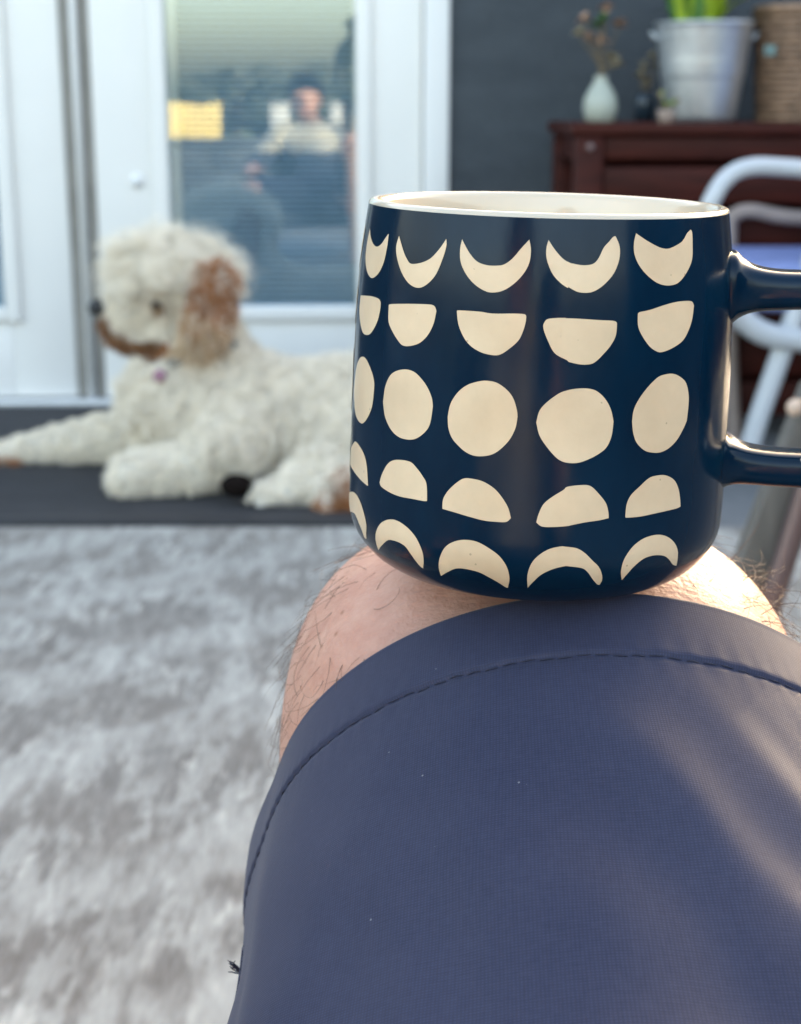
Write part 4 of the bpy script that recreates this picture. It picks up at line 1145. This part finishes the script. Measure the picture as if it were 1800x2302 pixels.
best = min(((shorts_pt(s, ph) , s, ph) for s in np.linspace(0.03, 0.2, 90) for ph in np.linspace(math.pi * 0.8, math.pi * 1.3, 90)), key=lambda q: (FPX * (q[0] - EYE).x / (q[0] - EYE).dot(FWD)) + 0.5 * abs((1151 - FPX * (q[0] - EYE).dot(UPV) / (q[0] - EYE).dot(FWD)) - 2185) + (1000 if abs((1151 - FPX * (q[0] - EYE).dot(UPV) / (q[0] - EYE).dot(FWD)) - 2185) > 12 else 0))
q0 = best[0]
q0 = q0 + Vector((0.0006, 0, 0))
for i in range(12):
    e = q0 + Vector((-0.0022 - rng.uniform(0, .0012), rng.uniform(-.001, .001), rng.uniform(0.000, 0.0030)))
    md = (q0 + e) / 2 + Vector(rng.normal(0, 0.0004, 3))
    e2 = e + Vector((rng.uniform(-.0011, .0011), 0, rng.uniform(0, .0014)))
    tf.tube([q0, md, e, e2], [0.00030, 0.00022, 0.00018, 0.00012], 5)
tf.build('loose_thread', thread_mat, person, smooth=True)

# leg hair: fine curled strands on the knee and shin
def leg_hairs(name, N, keep, lmin, lmax, lift, curl, rad):
    p, n = scatter(bv, bn, bt, N, keep)
    K_ = 12
    t = np.linspace(0, 1, K_)
    down = np.array([-0.25, 0.30, -0.9]) + rng.normal(0, 0.55, (N, 3))
    tg = down - n * (down * n).sum(1, keepdims=True)
    tg /= np.linalg.norm(tg, axis=1, keepdims=True)
    bt_ = np.cross(n, tg)
    Lh = rng.uniform(lmin, lmax, (N, 1))
    th = rng.normal(0, curl, (N, 1)) * t[None]
    th = th + rng.normal(0, 0.5, (N, 1)) * (t[None] > rng.uniform(.4, .9, (N, 1)))
    step = Lh / K_
    el = lift * rng.uniform(0.4, 1.3, (N, 1)) * (1 - 0.85 * t[None])
    d = (np.cos(th) * np.cos(el))[..., None] * tg[:, None] + (np.sin(th) * np.cos(el))[..., None] * bt_[:, None] + np.sin(el)[..., None] * n[:, None]
    P = p[:, None] + np.concatenate([np.zeros((N, 1, 3)), np.cumsum(d * step[..., None], axis=1)[:, :-1]], axis=1) - n[:, None] * 0.0008
    rd = rad * np.linspace(1, 0.35, K_)[None] * rng.uniform(0.6, 1.2, (N, 1))
    return strands(name, P, rd, leg_hair_mat, person)
MB3 = np.array([0.03628, 0.41, 0.637])
def keep_knee(c):
    out = (c[:, 2] > 0.44) & (c[:, 1] > 0.37) & (np.abs(c[:, 0] - 0.043) < 0.11)
    under = (np.hypot(c[:, 0] - MB3[0], c[:, 1] - MB3[1]) < 0.043) & (c[:, 2] > 0.6)
    w = np.where(c[:, 0] > 0.085, 1.5, np.where(c[:, 0] < 0.0, 0.45, 0.8))
    return out * (~under) * w
lh1 = leg_hairs('leg_hair', 900, keep_knee, 0.008, 0.026, 0.40, 1.6, 0.000085)
lh4 = leg_hairs('leg_hair', 170, lambda c: ((c[:, 2] > 0.535) & (c[:, 1] < 0.47) & (c[:, 1] > 0.375) & (c[:, 0] < 0.03) & ~((np.hypot(c[:, 0] - MB3[0], c[:, 1] - MB3[1]) < 0.043) & (c[:, 2] > 0.6))).astype(float), 0.010, 0.026, 0.22, 2.2, 0.000085)
lh5 = leg_hairs('leg_hair', 110, lambda c: ((c[:, 2] > 0.57) & (c[:, 1] < 0.47) & (c[:, 1] > 0.375) & (c[:, 0] > 0.065) & ~((np.hypot(c[:, 0] - MB3[0], c[:, 1] - MB3[1]) < 0.043) & (c[:, 2] > 0.6))).astype(float), 0.010, 0.026, 0.35, 1.8, 0.00009)
lh2 = leg_hairs('leg_hair', 230, lambda c: ((c[:, 2] > 0.52) & (c[:, 2] < 0.625) & (c[:, 1] > 0.38) & (c[:, 0] > 0.098)).astype(float), 0.014, 0.030, 1.15, 0.7, 0.00010)
lh3 = leg_hairs('leg_hair', 40, lambda c: ((c[:, 2] > 0.46) & (c[:, 2] < 0.61) & (c[:, 1] > 0.38) & (c[:, 0] < -0.026)).astype(float), 0.008, 0.016, 0.9, 1.2, 0.00006)
for q in (lh1, lh2, lh3, lh4, lh5): q['kind'] = 'stuff'

# phone in the right hand, lens at the camera
ph = thing('phone', 'graphite phone held up in the right hand of seated person', 'phone', (0.0, 0.0, 0.76))
ph.rotation_euler = (-PITCH, 0, 0)
m = MB(); m.box(-0.016, 0.056, -0.0165, -0.0085, -0.130, 0.016); m.build('phone_body', phone_mat, ph, bevel=0.004, seg=3)
for dx, dz in ((0.0, 0.0), (0.0, -0.020), (0.017, -0.010)):
    MB().tube([(dx, -0.0088, dz), (dx, -0.0062, dz)], [0.0075, 0.007], 20).build('lens', lens_mat, ph, smooth=True)

# low camp chair under the person
cc = thing('camp_chair', 'low navy canvas camp chair under the seated person', 'chair', (-0.09, -0.08, 0.0))
m = MB(); m.box(-0.27, 0.27, -0.22, 0.16, 0.155, 0.180); m.build('seat', camp_mat, cc, bevel=0.01)
m = MB(); m.box(-0.27, 0.27, -0.36, -0.335, 0.19, 0.56, Matrix.Rotation(R(-8), 4, 'X')); m.build('backrest', camp_mat, cc, bevel=0.01)
for sx_ in (-1, 1):
    MB().tube([(sx_ * 0.285, 0.17, 0.0), (sx_ * 0.285, -0.02, 0.165), (sx_ * 0.285, -0.32, 0.42), (sx_ * 0.285, -0.30, 0.58)], 0.011, 12).build('leg', camp_metal, cc, smooth=True)
    MB().tube([(sx_ * 0.285, -0.36, 0.0), (sx_ * 0.285, -0.10, 0.17), (sx_ * 0.285, 0.16, 0.18)], 0.011, 12).build('leg', camp_metal, cc, smooth=True)

# ------------------------------------------------------------------ the dog, lying on the mat with its head in profile
Q = lambda x, y, Y: at(x * 1.0539, y * 1.0539, Y)
dog = thing('dog', 'cream curly coated dog with tan ears lying on the charcoal mat', 'dog', (0, 0, 0))
b = MB()
b.capsule(Q(390, 850, 3.14), Q(620, 905, 3.13), 0.112, 0.118, 26)
b.capsule(Q(620, 905, 3.13), Q(880, 900, 3.14), 0.118, 0.128, 26)
b.capsule(Q(360, 885, 3.15), Q(360, 930, 3.15), 0.085, 0.08, 24)
b.capsule(Q(880, 905, 3.14), Q(1000, 930, 3.16), 0.13, 0.115, 26)
b.capsule(Q(450, 795, 3.15), Q(410, 680, 3.16), 0.095, 0.072, 24)
b.capsule(Q(390, 630, 3.16), Q(345, 618, 3.15), 0.076, 0.070, 24)
b.capsule(Q(355, 662, 3.15), Q(258, 674, 3.13), 0.060, 0.038, 22)
b.capsule(Q(258, 672, 3.13), Q(220, 657, 3.12), 0.036, 0.022, 20)
b.capsule(Q(350, 710, 3.15), Q(262, 708, 3.13), 0.050, 0.030, 20)
b.capsule(Q(330, 940, 3.26), Q(215, 935, 3.27), 0.066, 0.050, 20)
b.capsule(Q(215, 935, 3.27), Q(40, 968, 3.27), 0.048, 0.034, 20)
b.capsule(Q(40, 972, 3.27), Q(2, 978, 3.26), 0.036, 0.030, 18)
b.capsule(Q(500, 940, 3.02), Q(420, 990, 2.99), 0.072, 0.054, 20)
b.capsule(Q(420, 995, 2.99), Q(310, 1008, 2.98), 0.050, 0.044, 20)
b.capsule(Q(310, 1010, 2.98), Q(278, 1015, 2.97), 0.046, 0.042, 18)
b.ellipsoid(Q(810, 950, 3.04), (0.15, 0.09, 0.105), 26, 18)
b.capsule(Q(760, 1000, 2.99), Q(640, 1030, 2.93), 0.062, 0.042, 20)
b.capsule(Q(640, 1040, 2.92), Q(575, 1062, 2.90), 0.040, 0.030, 18)
b.capsule(Q(700, 1052, 2.90), Q(780, 1060, 2.90), 0.042, 0.045, 18)
for k in range(4):
    b.capsule(Q(572, 1040 + k * 13, 2.90 - k * .004), Q(545 + 3 * k, 1046 + k * 15, 2.885 - k * .004), 0.014, 0.012, 10)
    b.capsule(Q(282, 990 + k * 13, 2.965), Q(262, 996 + k * 15, 2.955), 0.018, 0.015, 10)
    b.capsule(Q(6, 962 + k * 8, 3.255), Q(-18, 966 + k * 10, 3.25), 0.016, 0.013, 10)
b.capsule(Q(1010, 930, 3.2), Q(1120, 1000, 3.3), 0.05, 0.03, 14)
# ears hang from the skull
e0, e1 = Q(461, 594, 3.065), Q(447, 668, 3.05)
b.capsule(e0, e1, 0.030, 0.030, 18)
e2, e3 = Q(430, 585, 3.25), Q(405, 700, 3.26)
b.capsule(e2, e3, 0.028, 0.030, 18)
lk0, lk1 = Q(440, 690, 3.055), Q(420, 735, 3.06)
b.capsule(lk0, lk1, 0.026, 0.022, 16)
me = b.union('dog_body', 0.009, 5)
dv, dn, dt = tri_arrays(me)
z0 = dv[:, 2].copy()
dv2 = dv.copy(); dv2[:, 2] = np.maximum(dv[:, 2], 0.014)
me.vertices.foreach_set('co', dv2.reshape(-1)); me.update()
link('dog_body', me, dog_mat, dog, True)
dv, dn, dt = tri_arrays(me)

def pxof(c):
    q = c - np.array(EYE)
    d = q @ np.array(FWD)
    return np.stack([(900 + FPX * q[:, 0] / d) / 1.0539, (1151 - FPX * (q @ np.array(UPV)) / d) / 1.0539], 1)
nearw = lambda c, p, r: np.clip(1.4 - np.linalg.norm(c - np.array(p), axis=1) / r, 0, 1)
seg_d = lambda c, a, b_: np.linalg.norm(c - (np.array(a) + np.clip(((c - np.array(a)) @ (np.array(b_) - np.array(a))) / np.dot(np.array(b_) - np.array(a), np.array(b_) - np.array(a)), 0, 1)[:, None] * (np.array(b_) - np.array(a))), axis=1)
def tan_mask(c):
    ear = (seg_d(c, e0, e1) < 0.050) | (seg_d(c, e2, e3) < 0.045)
    jaw = (seg_d(c, Q(232, 690, 3.12), Q(290, 745, 3.13)) < 0.030) | (seg_d(c, Q(290, 745, 3.10), Q(345, 745, 3.09)) < 0.030)
    paw = (np.linalg.norm(c - np.array(Q(20, 990, 3.26)), axis=1) < 0.050) & (c[:, 2] < 0.030) & (np.sin(c[:, 0] * 900) > -0.6)
    hind = (np.linalg.norm(c - np.array(Q(738, 1078, 2.88)), axis=1) < 0.050 + 0.014 * np.sin(c[:, 0] * 700 + c[:, 2] * 500))
    eye = (np.linalg.norm(c - np.array(Q(335, 655, 3.08)), axis=1) < 0.016)
    return ear | jaw | paw | hind | eye
noz = np.array(Q(216, 655, 3.12))
def fur(name, N, mask, L0, L1, curl, rad, mat, droop=0.35, spread=0.5, K_=8):
    p, n = scatter(dv, dn, dt, N, lambda c: mask(c) * (np.linalg.norm(c - noz, axis=1) > 0.022) * (c[:, 2] > 0.02) * (0.25 + 0.75 * (c[:, 1] < 3.3)))
    cell = np.floor(p / 0.020)
    h = np.sin(cell @ np.array([12.99, 78.23, 37.72])) * 43758.5453
    h = h - np.floor(h)
    h2 = np.sin(cell @ np.array([39.3, 11.1, 83.1])) * 24634.63; h2 -= np.floor(h2)
    cd = np.stack([np.cos(h * 6.28), np.sin(h * 6.28), h2 * 2 - 1], 1)
    d = n + spread * cd + rng.normal(0, 0.22, (N, 3)) + np.array([0, 0, -droop])
    d = np.where((d * n).sum(1, keepdims=True) < 0.1, n, d)
    d /= np.linalg.norm(d, axis=1, keepdims=True)
    s1 = np.cross(d, n + 0.01); s1 /= np.linalg.norm(s1, axis=1, keepdims=True) + 1e-9
    s2 = np.cross(d, s1)
    t = np.linspace(0, 1, K_)[None, :, None]
    Lh = (rng.uniform(L0, L1, N) * (0.75 + 0.5 * h2))[:, None, None]
    ph_ = (h * 6.28 + rng.normal(0, 0.5, N))[:, None, None]
    w = curl * t
    P = p[:, None] + d[:, None] * Lh * t + s1[:, None] * w * np.cos(ph_ + 9 * t) + s2[:, None] * w * np.sin(ph_ + 9 * t) + np.array([0, 0, -1.0]) * (Lh * 0.25) * t ** 2
    P[..., 2] = np.maximum(P[..., 2], 0.013)
    rd = rad * np.linspace(1, 0.4, K_)[None]
    return strands(name, P, rd, mat, dog)
top = np.array(Q(380, 560, 3.15))
is_head = lambda c: (pxof(c)[:, 1] < 760) & (pxof(c)[:, 0] < 520)
muz = lambda c: (pxof(c)[:, 0] < 300) & (pxof(c)[:, 1] > 590) & (pxof(c)[:, 1] < 780)
legs = lambda c: ((c[:, 2] < 0.14) & (pxof(c)[:, 0] < 430)) | ((pxof(c)[:, 1] > 985) & (pxof(c)[:, 0] < 690))
crown = lambda c: is_head(c) & (pxof(c)[:, 1] < 612)
mixed = lambda f, k: (lambda c: f(c).astype(float) * k)
fur('fur', 42000, lambda c: (~tan_mask(c) & ~is_head(c) & ~legs(c)).astype(float), 0.018, 0.040, 0.0075, 0.0008, fur_cream, 0.35, 0.42)
fur('fur', 14000, lambda c: (~tan_mask(c) & legs(c)).astype(float), 0.006, 0.018, 0.004, 0.0008, fur_cream, 0.25, 0.45)
fur('fur', 15000, lambda c: (~tan_mask(c) & is_head(c) & ~crown(c)).astype(float) * np.where(muz(c), 0.8, 1.0), 0.010, 0.024, 0.006, 0.0007, fur_cream, 0.6, 0.5)
fur('fur', 9000, lambda c: (~tan_mask(c) & crown(c)).astype(float), 0.028, 0.060, 0.010, 0.0008, fur_cream, -0.1, 0.75)
fur('fur', 5000, lambda c: (~tan_mask(c) & crown(c)).astype(float), 0.045, 0.080, 0.013, 0.0007, fur_cream, 0.0, 0.55)
fur('fur', 1500, lambda c: (~tan_mask(c) & crown(c)).astype(float), 0.060, 0.105, 0.020, 0.0006, fur_cream, -0.15, 0.5)
ear_n = lambda c: seg_d(c, e0, e1) < 0.050
fur('fur', 450, lambda c: (seg_d(c, e0, e1) < 0.052).astype(float), 0.020, 0.045, 0.006, 0.0007, fur_cream, 0.8)
fur('tan_fur', 8000, lambda c: (tan_mask(c) & ~((pxof(c)[:, 0] < 360) & (pxof(c)[:, 1] < 780))).astype(float), 0.014, 0.036, 0.006, 0.0008, fur_tan, 0.8)
fur('light_tan_fur', 2000, lambda c: ((seg_d(c, lk0, lk1) < 0.042)).astype(float), 0.020, 0.042, 0.006, 0.0008, fur_light_tan, 0.9)
fur('light_tan_fur', 1400, lambda c: ((np.linalg.norm(c - np.array(Q(300, 625, 3.06)), axis=1) < 0.045) | (np.linalg.norm(c - np.array(Q(345, 660, 3.06)), axis=1) < 0.045)).astype(float), 0.008, 0.018, 0.004, 0.0007, fur_light_tan, 0.6)
fur('brown_fur', 2600, lambda c: (tan_mask(c) & (pxof(c)[:, 0] < 360) & (pxof(c)[:, 1] < 780)).astype(float), 0.008, 0.020, 0.004, 0.0008, fur_brown, 0.6)
nb = MB(); nb.ellipsoid(Q(208, 656, 3.105), (0.020, 0.022, 0.018), 18, 12); nb.build('nose', nose_mat, dog, smooth=True)
MB().ellipsoid(Q(332, 650, 3.056), (0.0085, 0.007, 0.007), 16, 10).build('eye', nose_mat, dog, smooth=True)
MB().ellipsoid(Q(505, 1036, 2.885), (0.034, 0.022, 0.024), 18, 12).build('paw_pad', pad_mat, dog, smooth=True)
# collar round the neck
c0 = Vector(Q(415, 752, 3.15))
ax = (Vector(Q(455, 790, 3.15)) - Vector(Q(420, 675, 3.16))).normalized()
ax = Vector((0.25, 0, -0.97)).normalized()
sd = ax.cross(Vector((0, 1, 0))).normalized(); fd = ax.cross(sd).normalized()
cp = [c0 + (sd * math.cos(a) * 0.100 + fd * math.sin(a) * 0.100) for a in np.linspace(0, 2 * math.pi, 41)]
col_ = MB().tube(cp, 0.010, 10, 1.0).build('collar', collar_mat, dog, smooth=True)
tgp = Q(340, 802, 3.02)
MB().tube([tgp, tgp + Vector((0, 0.003, 0))], [0.013, 0.013], 20).build('collar_tag', pink_mat, dog, smooth=True)

# ------------------------------------------------------------------ garden behind the camera, seen in the door glass
dn_w = dvec
def mirrored(px, py, dist):                      # point at 'dist' along the ray reflected by the door glass
    r = ray(px, py); r = r / r.dot(dn_w); k = DW + 0.012
    p = EYE + r * k
    d = r - dn_w * 2 * r.dot(dn_w)
    return p + d * (dist - k)
gw = thing('garden_wall', 'low dark block wall behind the seated person, mirrored in glass', 'wall', (0, -2.7, 0))
for r_ in range(3):
    for i in range(22):
        x = -4.4 + i * 0.40 + (0.2 if r_ % 2 else 0)
        m = MB(); m.box(x + 0.004, x + 0.396, -0.09, 0.09, r_ * 0.165 + 0.002, r_ * 0.165 + 0.163); m.build('block', garden_wall_mat, gw, bevel=0.006)
m = MB(); m.box(-4.45, 4.6, -0.11, 0.11, 0.497, 0.545); m.build('coping', garden_wall_mat, gw, bevel=0.008)

ya, yb = mirrored(360, 232, 12.2), mirrored(496, 232, 12.2)
yc = thing('garden_bench', 'yellow painted slatted garden bench mirrored in the door glass', 'bench', ((ya.x + yb.x) / 2, ya.y, 0))
wd = abs(yb.x - ya.x)
nsl = 8
ztop = ya.z
for i in range(nsl):
    x = -wd / 2 + i * wd / nsl
    m = MB(); m.box(x + 0.006, x + wd / nsl - 0.006, -0.012, 0.012, 0.42, ztop + 0.01 * math.sin(i)); m.build('back_slat', yellow_mat, yc, bevel=0.003)
m = MB(); m.box(-wd / 2 - 0.02, wd / 2 + 0.02, 0.02, 0.44, 0.40, 0.43); m.build('seat', yellow_mat, yc, bevel=0.005)
for sx_ in (-1, 1):
    for y in (0.03, 0.40):
        m = MB(); m.box(sx_ * (wd / 2 - 0.03) - 0.025, sx_ * (wd / 2 - 0.03) + 0.025, y, y + 0.05, 0, 0.399); m.build('leg', yellow_mat, yc, bevel=0.003)

def shrub(name, label, cat, loc, h, w, mat, n, group=None, trunk=False):
    t = thing(name, label, cat, loc, 0, group)
    m = MB()
    cl = [(rng.uniform(-.5, .5), rng.uniform(-.4, .4), rng.uniform(0.35, 0.9), rng.uniform(0.16, 0.30)) for _ in range(14)]
    for i in range(n):
        c = cl[i % 14]
        d = rng.normal(0, 1, 3); d /= np.linalg.norm(d)
        p = Vector(((c[0] + d[0] * c[3]) * w, (c[1] + d[1] * c[3]) * w, max(0.03, (c[2] + d[2] * c[3] * 0.7)) * h))
        s = rng.uniform(0.035, 0.07) * max(h, 0.9)
        M = Matrix.Translation(p) @ Euler(rng.uniform(0, 6.28, 3)).to_matrix().to_4x4()
        m.add([M @ Vector(q) for q in ((-s, 0, 0), (0, -s * .5, 0.2 * s), (s, 0, 0), (0, s * .5, 0.2 * s))], [(0, 1, 2, 3)])
    m.build('crown', mat, t)
    tr_ = MB()
    tr_.tube([(0, 0, 0), (0.01, 0, h * 0.35), (0.03, 0.0, h * 0.8)], [0.05 * h, 0.035 * h, 0.008 * h], 10)
    for k in range(5):
        a = k * 1.3
        tr_.tube([(0.01, 0, h * (0.3 + .08 * k)), (0.3 * w * math.cos(a), 0.3 * w * math.sin(a), h * (0.5 + .09 * k))], [0.018 * h, 0.005 * h], 7)
    tr_.build('trunk', bark_mat, t, smooth=True)
    return t
g = 'hedge shrubs across the lawn'
HL = ['leftmost hedge shrub mirrored in glass, beside the door spacer', 'second hedge shrub from the left mirrored in glass, above yellow bench', 'hedge shrub mirrored just right of the yellow bench top', 'hedge shrub mirrored midway between yellow bench and head', 'hedge shrub mirrored close to the left of white box', 'hedge shrub mirrored behind the left white box', 'hedge shrub mirrored directly behind the seated head', 'hedge shrub mirrored at right edge of glass beside cypress', 'hedge shrub hidden right of the door glass edge']
for i, px in enumerate((370, 420, 475, 530, 585, 640, 700, 760)):
    p = mirrored(px, 238, 24 + (i * 7 % 5) * 0.7)
    hh = 1.05 + 0.32 * ((i * 5) % 4) / 3
    shrub('hedge_shrub', HL[i], 'shrub', (p.x, p.y, 0), hh, 1.3, leaf_dark, 700, g)
p = mirrored(806, 238, 16)
shrub('cypress', 'tall narrow dark cypress beyond the lawn mirrored at glass edge', 'tree', (p.x, p.y, 0), 1.6, 0.32, leaf_dark, 900)
for px, dist, nm in ((628, 15.0, 'left'), (762, 15.4, 'right')):
    p = mirrored(px, 238, dist)
    t = thing('storage_box', 'white lidded storage box on lawn to the %s of mirrored head' % nm, 'box', (p.x, p.y, 0))
    m = MB(); m.box(-0.09, 0.09, -0.09, 0.09, 0, 0.74); m.build('box_body', box_white, t, bevel=0.01)
    m = MB(); m.box(-0.10, 0.10, -0.10, 0.10, 0.742, 0.785); m.build('lid', box_white, t, bevel=0.01)
